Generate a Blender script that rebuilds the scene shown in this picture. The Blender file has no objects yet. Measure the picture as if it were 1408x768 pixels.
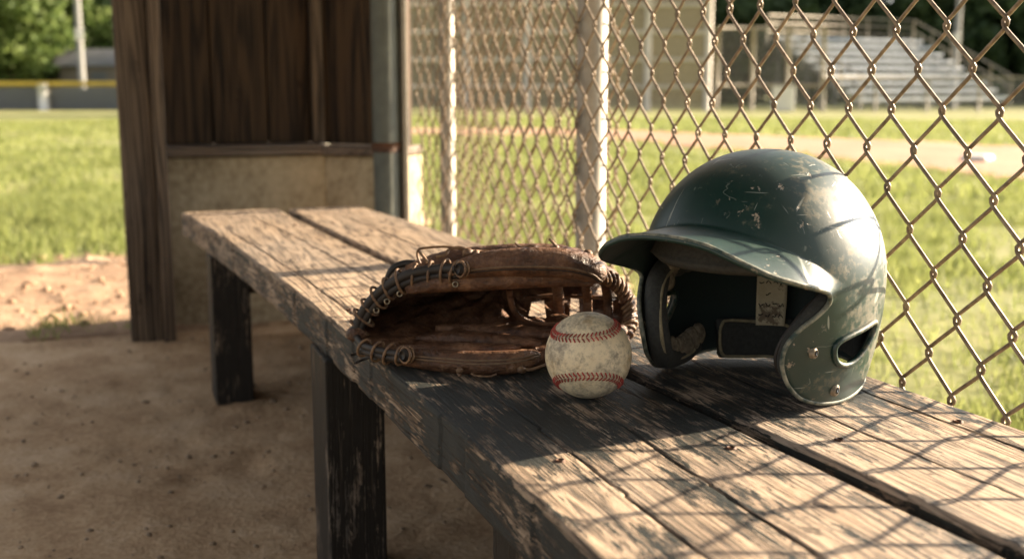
import bpy, math, random
import numpy as np
from mathutils import Vector, Matrix
R = math.radians
random.seed(7)
rng = np.random.default_rng(11)
scene = bpy.context.scene
COL = scene.collection

# ------------------------------------------------------------------ survey of the place
F, YAW, P, H = 1550., R(19.7), math.atan(272 / 1550.), .60
BT = .33                                    # height of the bench top
def ray(px, py):
    x = (px - 704) / F; y = -(py - 384) / F
    f = math.cos(P) + y * math.sin(P); u = -math.sin(P) + y * math.cos(P)
    return x, f, u
def at(px, py, z):
    x, f, u = ray(px, py); t = (z - H) / u
    return ((x * math.cos(YAW) + f * math.sin(YAW)) * t, (-x * math.sin(YAW) + f * math.cos(YAW)) * t, z)
def V(px, py, d):                           # a surveyed point at forward distance d
    x, f, u = ray(px, py); t = d / f
    return np.array([(x * math.cos(YAW) + f * math.sin(YAW)) * t, (-x * math.sin(YAW) + f * math.cos(YAW)) * t, H + u * t])
def gz(x, y):
    r = np.clip(np.hypot(x, y) - 3, 0, 57)
    return -.0128 * r
def gat(px, py):
    z = 0.
    for _ in range(30):
        p = at(px, py, z); z = .5 * z + .5 * float(gz(p[0], p[1]))
    return at(px, py, z)

# ------------------------------------------------------------------ noise for geometry
def vnoise(x, y, seed=0):
    xi = np.floor(x).astype(np.int64); yi = np.floor(y).astype(np.int64)
    fx = x - xi; fy = y - yi
    fx = fx * fx * (3 - 2 * fx); fy = fy * fy * (3 - 2 * fy)
    def h(a, b):
        n = (a * 374761393 + b * 668265263 + seed * 1442695041) & 0xffffffff
        n = ((n ^ (n >> 13)) * 1274126177) & 0xffffffff
        n = n ^ (n >> 16)
        return (n & 0xffff) / 65535.
    return (h(xi, yi) * (1 - fx) + h(xi + 1, yi) * fx) * (1 - fy) + (h(xi, yi + 1) * (1 - fx) + h(xi + 1, yi + 1) * fx) * fy
def fbm(x, y, seed=0, o=4):
    s = 0; a = .5
    for k in range(o):
        s = s + a * vnoise(x * 2 ** k + 17 * k, y * 2 ** k - 9 * k, seed + k); a *= .5
    return s

# ------------------------------------------------------------------ object helpers
def tag(o, label=None, cat=None, group=None, kind=None):
    if label: o['label'] = label
    if cat: o['category'] = cat
    if group: o['group'] = group
    if kind: o['kind'] = kind
    return o
def thing(name, label, cat, loc=(0, 0, 0), rz=0, group=None):
    o = bpy.data.objects.new(name, None); COL.objects.link(o)
    o.location = loc; o.rotation_euler = (0, 0, rz); o.empty_display_size = .1
    return tag(o, label, cat, group)
def copy_tree(o, parent=None):
    c = o.copy(); COL.objects.link(c); c.parent = parent
    for ch in list(o.children):
        copy_tree(ch, c)
    return c
class MB:
    def __init__(s): s.v = []; s.f = []; s.n = 0
    def add(s, vs, fs):
        vs = [tuple(map(float, p)) for p in vs]
        s.v += vs; s.f += [tuple(i + s.n for i in f) for f in fs]; s.n += len(vs); return s
    def box(s, a, b, rz=0, c=None):
        x0, y0, z0 = a; x1, y1, z1 = b
        vs = [(x0, y0, z0), (x1, y0, z0), (x1, y1, z0), (x0, y1, z0), (x0, y0, z1), (x1, y0, z1), (x1, y1, z1), (x0, y1, z1)]
        if rz:
            cx, cy = c if c else ((x0 + x1) / 2, (y0 + y1) / 2)
            cs, sn = math.cos(rz), math.sin(rz)
            vs = [(cx + (x - cx) * cs - (y - cy) * sn, cy + (x - cx) * sn + (y - cy) * cs, z) for x, y, z in vs]
        return s.add(vs, [(0, 3, 2, 1), (4, 5, 6, 7), (0, 1, 5, 4), (1, 2, 6, 5), (2, 3, 7, 6), (3, 0, 4, 7)])
    def tube(s, pts, r, n=8, closed=False, flat=1.0, cap=True, up=None):
        pts = [np.array(p, float) for p in pts]; m = len(pts)
        if not hasattr(r, '__len__'): r = [r] * m
        vs = []; prev = None
        for i, p in enumerate(pts):
            if closed: t = pts[(i + 1) % m] - pts[i - 1]
            else: t = pts[min(i + 1, m - 1)] - pts[max(i - 1, 0)]
            t = t / (np.linalg.norm(t) + 1e-12)
            if prev is None:
                a = np.array(up if up is not None else (0, 0, 1.)) 
                if abs(a @ t) > .95: a = np.array([1., 0, 0])
                a = a - t * (a @ t)
            else: a = prev - t * (prev @ t)
            a /= np.linalg.norm(a) + 1e-12; prev = a; b = np.cross(t, a)
            for k in range(n):
                w = 2 * math.pi * k / n
                vs.append(p + r[i] * (a * math.cos(w) * flat + b * math.sin(w)))
        fs = []
        for i in range(m if closed else m - 1):
            j = (i + 1) % m
            for k in range(n):
                l = (k + 1) % n
                fs.append((i * n + k, j * n + k, j * n + l, i * n + l)[::-1])
        if not closed and cap:
            fs.append(tuple(range(n))); fs.append(tuple((m - 1) * n + k for k in range(n))[::-1])
        return s.add(vs, fs)
    def grid(s, G, closed_u=False):
        nu, nv = G.shape[:2]
        fs = []
        for i in range(nu if closed_u else nu - 1):
            j = (i + 1) % nu
            for k in range(nv - 1):
                fs.append((i * nv + k, j * nv + k, j * nv + k + 1, i * nv + k + 1))
        return s.add(G.reshape(-1, 3).tolist(), fs)
    def ball(s, c, r, n=12, sc=(1, 1, 1), jit=0):
        vs = []; fs = []; m = n // 2
        for i in range(m + 1):
            for k in range(n):
                a = math.pi * i / m; b = 2 * math.pi * k / n
                q = 1 + jit * (random.random() - .5)
                vs.append((c[0] + r * sc[0] * math.sin(a) * math.cos(b) * q, c[1] + r * sc[1] * math.sin(a) * math.sin(b) * q, c[2] + r * sc[2] * math.cos(a) * q))
        for i in range(m):
            for k in range(n):
                l = (k + 1) % n; fs.append((i * n + k, (i + 1) * n + k, (i + 1) * n + l, i * n + l))
        return s.add(vs, fs)
    def build(s, name, mat, parent=None, smooth=True, bevel=0, bseg=2, org=None):
        me = bpy.data.meshes.new(name); 
        vs = s.v
        if org is not None: vs = [(x - org[0], y - org[1], z - org[2]) for x, y, z in vs]
        me.from_pydata(vs, [], s.f); me.validate(); me.update()
        me.materials.append(mat)
        if smooth: me.polygons.foreach_set('use_smooth', [True] * len(me.polygons))
        o = bpy.data.objects.new(name, me); COL.objects.link(o)
        if parent: o.parent = parent
        if bevel:
            m = o.modifiers.new('bevel', 'BEVEL'); m.width = bevel; m.segments = bseg; m.limit_method = 'ANGLE'; m.angle_limit = R(40)
        return o
def npmesh(name, v, f, mat, parent=None, smooth=False):
    me = bpy.data.meshes.new(name); v = np.asarray(v, np.float32); f = np.asarray(f, np.int32)
    me.vertices.add(len(v)); me.vertices.foreach_set('co', v.ravel())
    k = f.shape[1]; me.loops.add(f.size); me.loops.foreach_set('vertex_index', f.ravel())
    me.polygons.add(len(f)); me.polygons.foreach_set('loop_start', np.arange(0, f.size, k, dtype=np.int32))
    me.polygons.foreach_set('loop_total', np.full(len(f), k, np.int32)) if False else None
    if smooth: me.polygons.foreach_set('use_smooth', np.ones(len(f), bool))
    me.update(calc_edges=True); me.validate(); me.materials.append(mat)
    o = bpy.data.objects.new(name, me); COL.objects.link(o)
    if parent: o.parent = parent
    return o
def gridfaces(nu, nv):
    i, k = np.meshgrid(np.arange(nu - 1), np.arange(nv - 1), indexing='ij')
    a = (i * nv + k).ravel()
    return np.stack([a, a + nv, a + nv + 1, a + 1], 1)
def bake(o, cutters=()):                    # apply the modifiers for real, remove the cutting bodies
    dg = bpy.context.evaluated_depsgraph_get(); dg.update()
    me = bpy.data.meshes.new_from_object(o.evaluated_get(dg)); o.modifiers.clear(); o.data = me
    for c in cutters: bpy.data.objects.remove(c)
    return o
def crom(pts, n, closed=False):
    pts = np.array(pts, float); m = len(pts); out = []
    segs = m if closed else m - 1
    for i in range(segs):
        if closed: a, b, c, d = pts[i - 1], pts[i], pts[(i + 1) % m], pts[(i + 2) % m]
        else: a, b, c, d = pts[max(i - 1, 0)], pts[i], pts[i + 1], pts[min(i + 2, m - 1)]
        for k in range(n):
            t = k / n
            out.append(.5 * ((2 * b) + (c - a) * t + (2 * a - 5 * b + 4 * c - d) * t * t + (3 * b - a - 3 * c + d) * t ** 3))
    if not closed: out.append(pts[-1])
    return np.array(out)

# ------------------------------------------------------------------ materials
class NT:
    def __init__(s, name):
        s.m = bpy.data.materials.new(name); s.m.use_nodes = True; s.t = s.m.node_tree
        s.b = s.t.nodes['Principled BSDF']; s.out = s.t.nodes['Material Output']
        s.tc = s.n('ShaderNodeTexCoord')
    def n(s, typ, **k):
        nd = s.t.nodes.new(typ)
        for a, b in k.items(): setattr(nd, a, b)
        return nd
    def l(s, a, b): s.t.links.new(a, b)
    def set(s, **k):
        for a, v in k.items():
            i = s.b.inputs[a.replace('_', ' ')]
            if isinstance(v, (int, float)): i.default_value = v
            elif isinstance(v, tuple): i.default_value = (*v, 1) if len(v) == 3 else v
            else: s.l(v, i)
    def map(s, sc, src='Object', loc=(0, 0, 0), rot=(0, 0, 0), vec=None):
        m = s.n('ShaderNodeMapping'); m.inputs['Scale'].default_value = sc if hasattr(sc, '__len__') else (sc,) * 3
        m.inputs['Location'].default_value = loc; m.inputs['Rotation'].default_value = rot
        s.l(vec if vec is not None else s.tc.outputs[src], m.inputs[0]); return m.outputs[0]
    def noise(s, vec, scale=1, detail=4, rough=.55, dist=0):
        m = s.n('ShaderNodeTexNoise'); s.l(vec, m.inputs['Vector'])
        m.inputs['Scale'].default_value = scale; m.inputs['Detail'].default_value = detail
        m.inputs['Roughness'].default_value = rough; m.inputs['Distortion'].default_value = dist
        return m.outputs[0]
    def vor(s, vec, scale=1, feature='F1', rnd=1):
        m = s.n('ShaderNodeTexVoronoi', feature=feature); s.l(vec, m.inputs['Vector']); m.inputs['Scale'].default_value = scale
        m.inputs['Randomness'].default_value = rnd
        return m.outputs['Distance']
    def ramp(s, fac, *st, interp='LINEAR'):
        m = s.n('ShaderNodeValToRGB'); cr = m.color_ramp; cr.interpolation = interp
        while len(cr.elements) < len(st): cr.elements.new(.5)
        for e, (p, c) in zip(cr.elements, st):
            e.position = p
            e.color = (c, c, c, 1) if isinstance(c, (int, float)) else (*c, 1)
        s.l(fac, m.inputs[0]); return m.outputs[0]
    def mix(s, fac, a, b, mode='MIX'):
        m = s.n('ShaderNodeMix', data_type='RGBA', blend_type=mode)
        for v, i in ((fac, m.inputs[0]), (a, m.inputs[6]), (b, m.inputs[7])):
            if isinstance(v, (int, float)): i.default_value = v if i == m.inputs[0] else (v, v, v, 1)
            elif isinstance(v, tuple): i.default_value = (*v, 1)
            else: s.l(v, i)
        return m.outputs[2]
    def math(s, op, a, b=0., c=0., clamp=False):
        m = s.n('ShaderNodeMath', operation=op, use_clamp=clamp)
        for v, i in zip((a, b, c), m.inputs):
            if isinstance(v, (int, float)): i.default_value = v
            else: s.l(v, i)
        return m.outputs[0]
    def bump(s, h, dist=.001, strength=1, prev=None):
        m = s.n('ShaderNodeBump'); m.inputs['Distance'].default_value = dist; m.inputs['Strength'].default_value = strength
        s.l(h, m.inputs['Height'])
        if prev is not None: s.l(prev, m.inputs['Normal'])
        return m.outputs[0]
    def sep(s, vec):
        m = s.n('ShaderNodeSeparateXYZ'); s.l(vec, m.inputs[0]); return m.outputs

def wood(name, along='Y', light=(.47, .355, .25), mid=(.28, .20, .135), dark=(.050, .037, .027), grey=(.37, .325, .28), paint=None,
         bias=None, bias_const=0., bump=1.0, off=0, sc=1.0, rough=.75, greyamt=.45, knot=None):
    t = NT(name)
    def st(across, al):
        a, b = across * sc, al * sc
        return {'Y': (a, b, a), 'X': (b, a, a), 'Z': (a, a, b)}[along]
    warp = t.noise(t.map(st(5, 1.1), loc=(off, off * 2, 0)), 1, 2, .5)
    wv = t.n('ShaderNodeVectorMath', operation='MULTIPLY_ADD')
    t.l(t.tc.outputs['Object'], wv.inputs[0]); wv.inputs[1].default_value = (1, 1, 1)
    cb = t.n('ShaderNodeCombineXYZ'); wm = t.math('MULTIPLY', t.math('SUBTRACT', warp, .5), .05)
    ax = {'Y': (0, 2), 'X': (1, 2), 'Z': (0, 1)}[along]
    for i in ax: t.l(wm, cb.inputs[i])
    t.l(cb.outputs[0], wv.inputs[2]); W = wv.outputs[0]
    fibre = t.noise(t.map(st(600, 13), vec=W, loc=(off, 0, off)), 1, 5, .75)
    ring = t.noise(t.map(st(22, .9), vec=W, loc=(off * 3, 0, off)), 1, 3, .55)
    lines = t.math('SINE', t.math('MULTIPLY', ring, 110.))
    lines = t.math('MULTIPLY_ADD', lines, .5, .5)
    crk = t.noise(t.map(st(210, 3.0), vec=W, loc=(0, off, off)), 1, 3, .6)
    crack = t.ramp(crk, (.0, 1.), (.325, 1.), (.365, 0.), (1., 0.))
    big = t.noise(t.map(st(7, 2.4), loc=(off, off, 3)), 1, 5, .6)
    g = t.math('ADD', t.math('MULTIPLY', fibre, .78), t.math('MULTIPLY', lines, .22))
    c = t.ramp(g, (.37, dark), (.455, mid), (.58, light))
    gm = t.math('MULTIPLY', t.ramp(big, (.42, 0.), (.66, 1.)), greyamt)
    c = t.mix(gm, c, t.mix(g, tuple(x * .55 for x in grey), grey))
    spots = t.ramp(t.noise(t.map(st(75, 30), loc=(off, 4, 0)), 1, 4, .65), (.0, 0.), (.63, 0.), (.69, 1.), (1., 1.))
    c = t.mix(t.math('MULTIPLY', spots, .75), c, dark)
    c = t.mix(t.math('MULTIPLY', crack, .93), c, (.012, .009, .007))
    if knot:
        p = t.sep(t.tc.outputs['Object'])
        kx = t.math('MULTIPLY', t.math('SUBTRACT', p[0], knot[0]), 70.); ky = t.math('MULTIPLY', t.math('SUBTRACT', p[1], knot[1]), 26.)
        kd = t.math('SQRT', t.math('ADD', t.math('MULTIPLY', kx, kx), t.math('MULTIPLY', ky, ky)))
        kd = t.math('ADD', kd, t.math('MULTIPLY', t.math('SUBTRACT', t.noise(t.map(60), 1, 4, .6), .5), .9))
        rings = t.math('MULTIPLY', t.math('MULTIPLY_ADD', t.math('SINE', t.math('MULTIPLY', kd, 17.)), .5, .5), t.ramp(t.math('MULTIPLY', kd, .5), (.0, 1.), (.45, .8), (.62, 0.), (1., 0.)))
        core = t.ramp(kd, (.0, 1.), (.22, 1.), (.34, 0.), (1., 0.))
        c = t.mix(t.math('MULTIPLY', rings, .6), c, mid); c = t.mix(core, c, (.03, .018, .012))
    h = t.math('ADD', t.math('MULTIPLY', fibre, .75), t.math('MULTIPLY', lines, .16))
    h = t.math('SUBTRACT', h, t.math('MULTIPLY', crack, 1.1))
    rg = rough
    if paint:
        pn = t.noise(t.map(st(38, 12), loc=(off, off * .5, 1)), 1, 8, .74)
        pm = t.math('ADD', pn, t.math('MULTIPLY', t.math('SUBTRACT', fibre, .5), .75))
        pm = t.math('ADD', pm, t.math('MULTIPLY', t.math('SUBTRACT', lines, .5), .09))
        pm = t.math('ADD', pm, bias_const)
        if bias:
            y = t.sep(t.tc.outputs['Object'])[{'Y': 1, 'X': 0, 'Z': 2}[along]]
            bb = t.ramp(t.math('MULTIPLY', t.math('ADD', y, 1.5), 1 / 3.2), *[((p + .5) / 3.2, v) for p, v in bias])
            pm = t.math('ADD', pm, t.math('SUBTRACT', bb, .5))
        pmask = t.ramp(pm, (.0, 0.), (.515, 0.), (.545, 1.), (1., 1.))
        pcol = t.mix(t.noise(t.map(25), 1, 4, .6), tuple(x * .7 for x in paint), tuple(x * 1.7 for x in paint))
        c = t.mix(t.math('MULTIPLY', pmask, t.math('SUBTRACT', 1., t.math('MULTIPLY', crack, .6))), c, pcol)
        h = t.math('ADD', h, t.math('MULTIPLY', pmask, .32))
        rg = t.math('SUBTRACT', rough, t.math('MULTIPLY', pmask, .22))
    t.set(Base_Color=c, Roughness=rg, Normal=t.bump(h, .0019 * bump, 1.))
    t.b.inputs['Specular IOR Level'].default_value = .28
    return t.m

def simple(name, col, rough=.5, metal=0, nscale=40, var=.25, bump=.0004, col2=None, spec=.5, detail=5):
    t = NT(name)
    n = t.noise(t.map(nscale), 1, detail, .6)
    c2 = col2 or tuple(x * (1 - var) for x in col)
    t.set(Base_Color=t.ramp(n, (.35, c2), (.65, col)), Roughness=t.math('MULTIPLY_ADD', n, .2, rough - .1), Metallic=metal)
    t.b.inputs['Specular IOR Level'].default_value = spec
    if bump: t.set(Normal=t.bump(n, bump))
    return t.m

def leather_mat():
    t = NT('glove_leather')
    a = t.noise(t.map(38), 1, 6, .62); b = t.noise(t.map(260), 1, 4, .6)
    c = t.ramp(t.math('ADD', t.math('MULTIPLY', a, .7), t.math('MULTIPLY', b, .3)), (.34, (.030, .014, .008)), (.5, (.115, .052, .025)), (.64, (.235, .12, .06)))
    scuff = t.ramp(t.noise(t.map((120, 170, 120), rot=(0, .4, .7)), 1, 6, .75), (.0, 0.), (.57, 0.), (.70, 1.), (1., 1.))
    c = t.mix(t.math('MULTIPLY', scuff, .55), c, (.26, .16, .10))
    v = t.vor(t.map(700), 1)
    h = t.math('ADD', t.math('MULTIPLY', v, .25), t.math('ADD', t.math('MULTIPLY', a, 2.), b))
    t.set(Base_Color=c, Roughness=t.math('MULTIPLY_ADD', a, .45, .28), Normal=t.bump(t.noise(t.map((55, 55, 90), loc=(2, 2, 2)), 1, 5, .6, 1.2), .006, .8, t.bump(h, .0010)))
    t.b.inputs['Specular IOR Level'].default_value = .45
    return t.m

def helmet_mat():
    t = NT('helmet_green_shell')
    a = t.noise(t.map(22), 1, 6, .65); b = t.noise(t.map(150), 1, 5, .7)
    c = t.mix(a, (.004, .021, .018), (.009, .038, .030))
    hx = t.sep(t.tc.outputs['Object'])
    dm = t.math('ADD', t.math('ADD', t.math('MULTIPLY', a, .55), t.math('MULTIPLY', b, .45)), t.math('MULTIPLY', t.math('SUBTRACT', .0, hx[0]), .8))
    dust = t.ramp(dm, (.0, 0.), (.495, 0.), (.58, 1.), (1., 1.))
    c = t.mix(t.math('MULTIPLY', dust, .46), c, (.21, .175, .11))
    chip = t.ramp(t.noise(t.map(75, loc=(3, 1, 2)), 1, 5, .72), (.0, 0.), (.62, 0.), (.65, 1.), (1., 1.))
    reg = t.ramp(t.noise(t.map(9, loc=(1.3, .4, 2)), 1, 2, .5), (.44, .0), (.58, 1.))
    chip = t.math('MULTIPLY', chip, t.math('MULTIPLY_ADD', reg, .9, .1))
    scr = None
    for i, (rot, sc) in enumerate([((.3, .5, .2), (14, 260, 14)), ((1.1, .2, 1.3), (260, 12, 20)), ((.2, 1.2, 2.2), (16, 16, 240)), ((.9, 2.2, .6), (18, 300, 18))]):
        n = t.noise(t.map(sc, rot=rot, loc=(i * 3.3, 1, i)), 1, 2, .5)
        lmk = t.math('MULTIPLY', t.ramp(n, (.0, 0.), (.735, 0.), (.76, 1.), (1., 1.)), 1.)
        scr = lmk if scr is None else t.math('MAXIMUM', scr, lmk)
    for i, (rot, sc) in enumerate([((.4, .3, .8), (14, 60, 22)), ((1.2, .9, .1), (50, 13, 26)), ((.1, .8, 2.), (20, 18, 65)), ((2., .3, 1.), (24, 70, 12))]):
        iso = t.math('ABSOLUTE', t.math('SUBTRACT', t.noise(t.map(sc, rot=rot, loc=(i, 2, 5)), 1, 2, .5), .5))
        hair = t.math('MULTIPLY', t.ramp(iso, (.0, 1.), (.004, .7), (.008, 0.), (1., 0.)), t.ramp(t.noise(t.map(48, loc=(5, i * 4, 5)), 1, 2, .5), (.655, 0.), (.69, .5)))
        scr = t.math('MAXIMUM', scr, hair)
    c = t.mix(t.math('MULTIPLY', scr, .7), c, (.30, .32, .27))
    c = t.mix(t.math('MULTIPLY', chip, .85), c, (.36, .29, .21))
    r = t.math('ADD', t.math('MULTIPLY_ADD', a, .26, .27), t.math('MULTIPLY', dust, .22))
    r = t.math('ADD', r, t.math('MULTIPLY', chip, .3), clamp=True)
    h = t.math('SUBTRACT', t.math('MULTIPLY', b, .12), t.math('ADD', t.math('MULTIPLY', scr, .3), t.math('MULTIPLY', chip, .5)))
    t.set(Base_Color=c, Roughness=r, Normal=t.bump(h, .0006))
    t.b.inputs['Specular IOR Level'].default_value = .6
    return t.m

def ball_mat():
    t = NT('ball_leather')
    a = t.noise(t.map(26), 1, 6, .66); b = t.noise(t.map(150, loc=(1, 2, 3)), 1, 8, .78)
    c = t.mix(a, (.68, .55, .34), (.86, .76, .56))
    d = t.ramp(t.math('ADD', t.math('MULTIPLY', a, .45), t.math('MULTIPLY', b, .55)), (.0, 0.), (.46, 0.), (.58, 1.), (1., 1.))
    c = t.mix(t.math('MULTIPLY', d, .8), c, (.17, .145, .115))
    d2 = t.ramp(t.noise(t.map(48, loc=(7, 1, 0)), 1, 6, .7), (.0, 0.), (.55, 0.), (.66, 1.), (1., 1.))
    c = t.mix(t.math('MULTIPLY', d2, .6), c, (.40, .26, .11))
    t.set(Base_Color=c, Roughness=.5, Normal=t.bump(t.math('ADD', b, t.vor(t.map(900), 1)), .00025))
    return t.m

def ground_mat(name, cols, nscale, bump, fine=60, rough=.95, ramp2=None):
    t = NT(name)
    a = t.noise(t.map(nscale), 1, 7, .62); b = t.noise(t.map(fine), 1, 5, .65)
    c = t.ramp(t.math('ADD', t.math('MULTIPLY', a, .6), t.math('MULTIPLY', b, .4)), (.34, cols[0]), (.5, cols[1]), (.64, cols[2]))
    t.set(Base_Color=c, Roughness=rough, Normal=t.bump(t.math('ADD', a, t.math('MULTIPLY', b, .5)), bump))
    t.b.inputs['Specular IOR Level'].default_value = .2
    return t.m

def foliage(name, c1, c2, trans=.35, nscale=2.):
    t = NT(name)
    n = t.noise(t.map(nscale), 1, 3, .6)
    oi = t.n('ShaderNodeNewGeometry').outputs['Random Per Island']
    f = t.math('ADD', t.math('MULTIPLY', n, .6), t.math('MULTIPLY', oi, .4))
    c = t.ramp(f, (.25, c1), (.75, c2))
    t.set(Base_Color=c, Roughness=.6); t.b.inputs['Specular IOR Level'].default_value = .25
    tr = t.n('ShaderNodeBsdfTranslucent'); t.l(c, tr.inputs['Color'])
    mx = t.n('ShaderNodeMixShader'); mx.inputs[0].default_value = trans
    t.l(t.b.outputs[0], mx.inputs[1]); t.l(tr.outputs[0], mx.inputs[2]); t.l(mx.outputs[0], t.out.inputs[0])
    return t.m

def mesh_mat(name, col, pitch=.06, w=.12):           # woven wire far away: open diamonds
    t = NT(name)
    g = t.sep(t.tc.outputs['Object'])
    k = 1 / pitch
    u = t.math('ADD', g[0], g[2]); v = t.math('SUBTRACT', g[0], g[2])
    m = None
    for q in (u, v):
        fr = t.math('ABSOLUTE', t.math('SUBTRACT', t.math('FRACT', t.math('MULTIPLY', q, k)), .5))
        e = t.math('LESS_THAN', fr, w); m = e if m is None else t.math('MAXIMUM', m, e)
    t.set(Base_Color=col, Roughness=.5, Alpha=m)
    return t.m

M = {}
PAINT = (.022, .025, .024)
KP = at(1130, 693, BT)
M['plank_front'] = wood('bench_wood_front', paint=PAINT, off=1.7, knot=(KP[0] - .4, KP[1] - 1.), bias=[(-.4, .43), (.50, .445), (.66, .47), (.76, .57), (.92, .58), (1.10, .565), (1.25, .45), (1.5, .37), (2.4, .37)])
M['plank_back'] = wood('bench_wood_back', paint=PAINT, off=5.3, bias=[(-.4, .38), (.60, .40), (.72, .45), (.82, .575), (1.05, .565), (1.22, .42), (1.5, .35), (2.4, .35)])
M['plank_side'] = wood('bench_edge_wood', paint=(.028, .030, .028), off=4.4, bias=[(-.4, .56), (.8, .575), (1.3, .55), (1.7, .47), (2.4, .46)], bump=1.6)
M['leg'] = wood('bench_leg_wood', 'Z', paint=(.015, .0125, .010), bias_const=.13, off=3.1, sc=.8)
M['rail'] = wood('bench_rail_wood', 'X', paint=(.012, .014, .014), bias_const=.06, off=8.)
M['post'] = wood('old_timber', 'Z', light=(.17, .12, .078), mid=(.10, .068, .043), dark=(.028, .019, .013), grey=(.145, .12, .092), off=2.2, bump=2.5, sc=.45)
M['boards'] = wood('dark_boards', 'Z', light=(.068, .040, .020), mid=(.034, .020, .011), dark=(.008, .005, .003), grey=(.070, .048, .028), off=6.2, bump=2, sc=.35)
M['cap'] = wood('cap_wood', 'X', light=(.15, .10, .065), mid=(.08, .055, .036), dark=(.04, .028, .02), off=9., sc=.5)
M['concrete'] = ground_mat('old_concrete', [(.20, .155, .095), (.42, .35, .235), (.54, .46, .32)], 7, .007, 55)
M['floor'] = ground_mat('dusty_floor', [(.32, .20, .115), (.52, .36, .22), (.64, .48, .325)], 7, .007, 95)
M['dirt'] = ground_mat('dry_dirt', [(.22, .14, .09), (.36, .24, .155), (.46, .33, .225)], 3, .012, 45)
M['infield'] = ground_mat('infield_clay', [(.30, .16, .10), (.40, .235, .155), (.46, .29, .20)], 1.2, .004, 20)
M['turf'] = ground_mat('turf_soil', [(.12, .14, .05), (.23, .24, .09), (.34, .31, .16)], .9, .02, 14)
M['pebble'] = simple('pebble', (.38, .28, .19), .9, nscale=60, var=.5)
M['grass'] = foliage('grass_blades', (.125, .16, .04), (.34, .365, .13), .5, 2.5)
M['leaf_light'] = foliage('leaf_light', (.07, .12, .03), (.20, .26, .08), .45, .5)
M['leaf_dark'] = foliage('leaf_dark', (.03, .06, .026), (.085, .13, .055), .4, .3)
M['bark'] = simple('bark', (.12, .09, .065), .9, nscale=6, var=.4)
M['wire'] = simple('aged_wire', (.34, .26, .175), .55, .3, nscale=90, var=.45, col2=(.15, .11, .075), bump=.0002)
M['galv'] = simple('galvanised_steel', (.37, .335, .27), .6, .25, nscale=30, var=.25, bump=.0002)
M['galv_dull'] = simple('dull_pipe', (.15, .16, .13), .7, .1, nscale=18, var=.3, bump=.0003)
M['galv_far'] = simple('weathered_pole', (.30, .30, .28), .8, 0, nscale=2, bump=0)
M['rust'] = simple('rusty_band', (.12, .06, .035), .7, .3, nscale=60, var=.5)
M['yellow'] = simple('yellow_cap', (.75, .52, .05), .5, nscale=1)
M['alu'] = simple('aluminium_plank', (.50, .55, .60), .5, .1, nscale=2, var=.15, bump=0)
M['steel_dark'] = simple('dark_steel', (.12, .13, .14), .6, .3, nscale=3, bump=0)
M['white'] = simple('off_white', (.75, .74, .70), .6, nscale=6, var=.15, bump=0)
M['shed'] = simple('shed_wall', (.17, .15, .13), .8, nscale=2, bump=0)
M['roof'] = simple('shed_roof', (.17, .17, .18), .7, nscale=2, bump=0)
M['farmesh'] = mesh_mat('far_mesh', (.30, .30, .29), .09, .035)
M['screen'] = mesh_mat('screen_mesh', (.42, .35, .24), .10, .22)
M['rail_tan'] = simple('faded_rail', (.66, .60, .50), .7, nscale=2, bump=0)
M['leather'] = leather_mat()
M['lace'] = simple('rawhide_lace', (.23, .135, .065), .6, nscale=200, var=.5, bump=.0004, col2=(.09, .045, .025))
M['binding'] = simple('black_binding', (.024, .018, .014), .62, nscale=120, var=.5, bump=.0003)
M['welt'] = simple('tan_welt', (.20, .125, .07), .6, nscale=200, var=.4, bump=.0002)
M['brass'] = simple('eyelet_metal', (.35, .30, .22), .4, .8, nscale=300, bump=0)
M['helmet'] = helmet_mat()
M['rim'] = simple('worn_rim', (.26, .25, .19), .6, nscale=110, var=.5, bump=.0006, col2=(.012, .035, .030), detail=7)
M['inner'] = simple('helmet_inner', (.010, .022, .020), .7, nscale=60, bump=.0003)
M['foam'] = simple('dark_foam', (.045, .045, .040), .95, nscale=260, var=.4, bump=.0006)
M['foam_tan'] = simple('torn_foam', (.25, .20, .135), .95, nscale=150, var=.55, bump=.002)
M['rivet'] = simple('rivet_metal', (.30, .25, .18), .6, .5, nscale=220, var=.5, bump=.0003)
M['ball'] = ball_mat()
M['thread'] = simple('red_thread', (.46, .05, .04), .75, nscale=110, var=.35, bump=.0003, col2=(.20, .045, .03))
M['tan_edge'] = simple('tan_piping', (.30, .25, .15), .8, nscale=200, var=.4)
def label_mat():
    t = NT('helmet_label')
    n = t.noise(t.map((160, 160, 300)), 1, 3, .7); b = t.noise(t.map(55), 1, 5, .7)
    c = t.mix(b, (.34, .27, .15), (.66, .58, .42))
    c = t.mix(t.ramp(b, (.0, 0.), (.57, 0.), (.62, .9), (1., .9)), c, (.16, .11, .07))
    t.set(Base_Color=c, Roughness=.8); return t.m
M['label'] = label_mat()
M['ink'] = simple('label_ink', (.02, .02, .02), .8, bump=0)

# ------------------------------------------------------------------ camera, light
cam = bpy.data.cameras.new('camera'); co = bpy.data.objects.new('camera', cam); COL.objects.link(co)
co.location = (0, 0, H); co.rotation_euler = (R(90) - P, 0, -YAW)
cam.sensor_width = 36; cam.lens = F / 1408 * 36; cam.clip_start = .02; cam.clip_end = 2000
cam.dof.use_dof = True; cam.dof.focus_distance = .985; cam.dof.aperture_fstop = 6.0
scene.camera = co
AZ, EL = R(85.5), R(19)
w = bpy.data.worlds.new('World'); scene.world = w; w.use_nodes = True
wn = w.node_tree; sky = wn.nodes.new('ShaderNodeTexSky'); sky.sky_type = 'NISHITA'; sky.sun_disc = False
sky.sun_elevation = EL; sky.sun_rotation = AZ; sky.dust_density = 3.; sky.air_density = 1.; sky.ozone_density = 1.
hs = wn.nodes.new('ShaderNodeHueSaturation'); hs.inputs['Saturation'].default_value = .14
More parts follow.
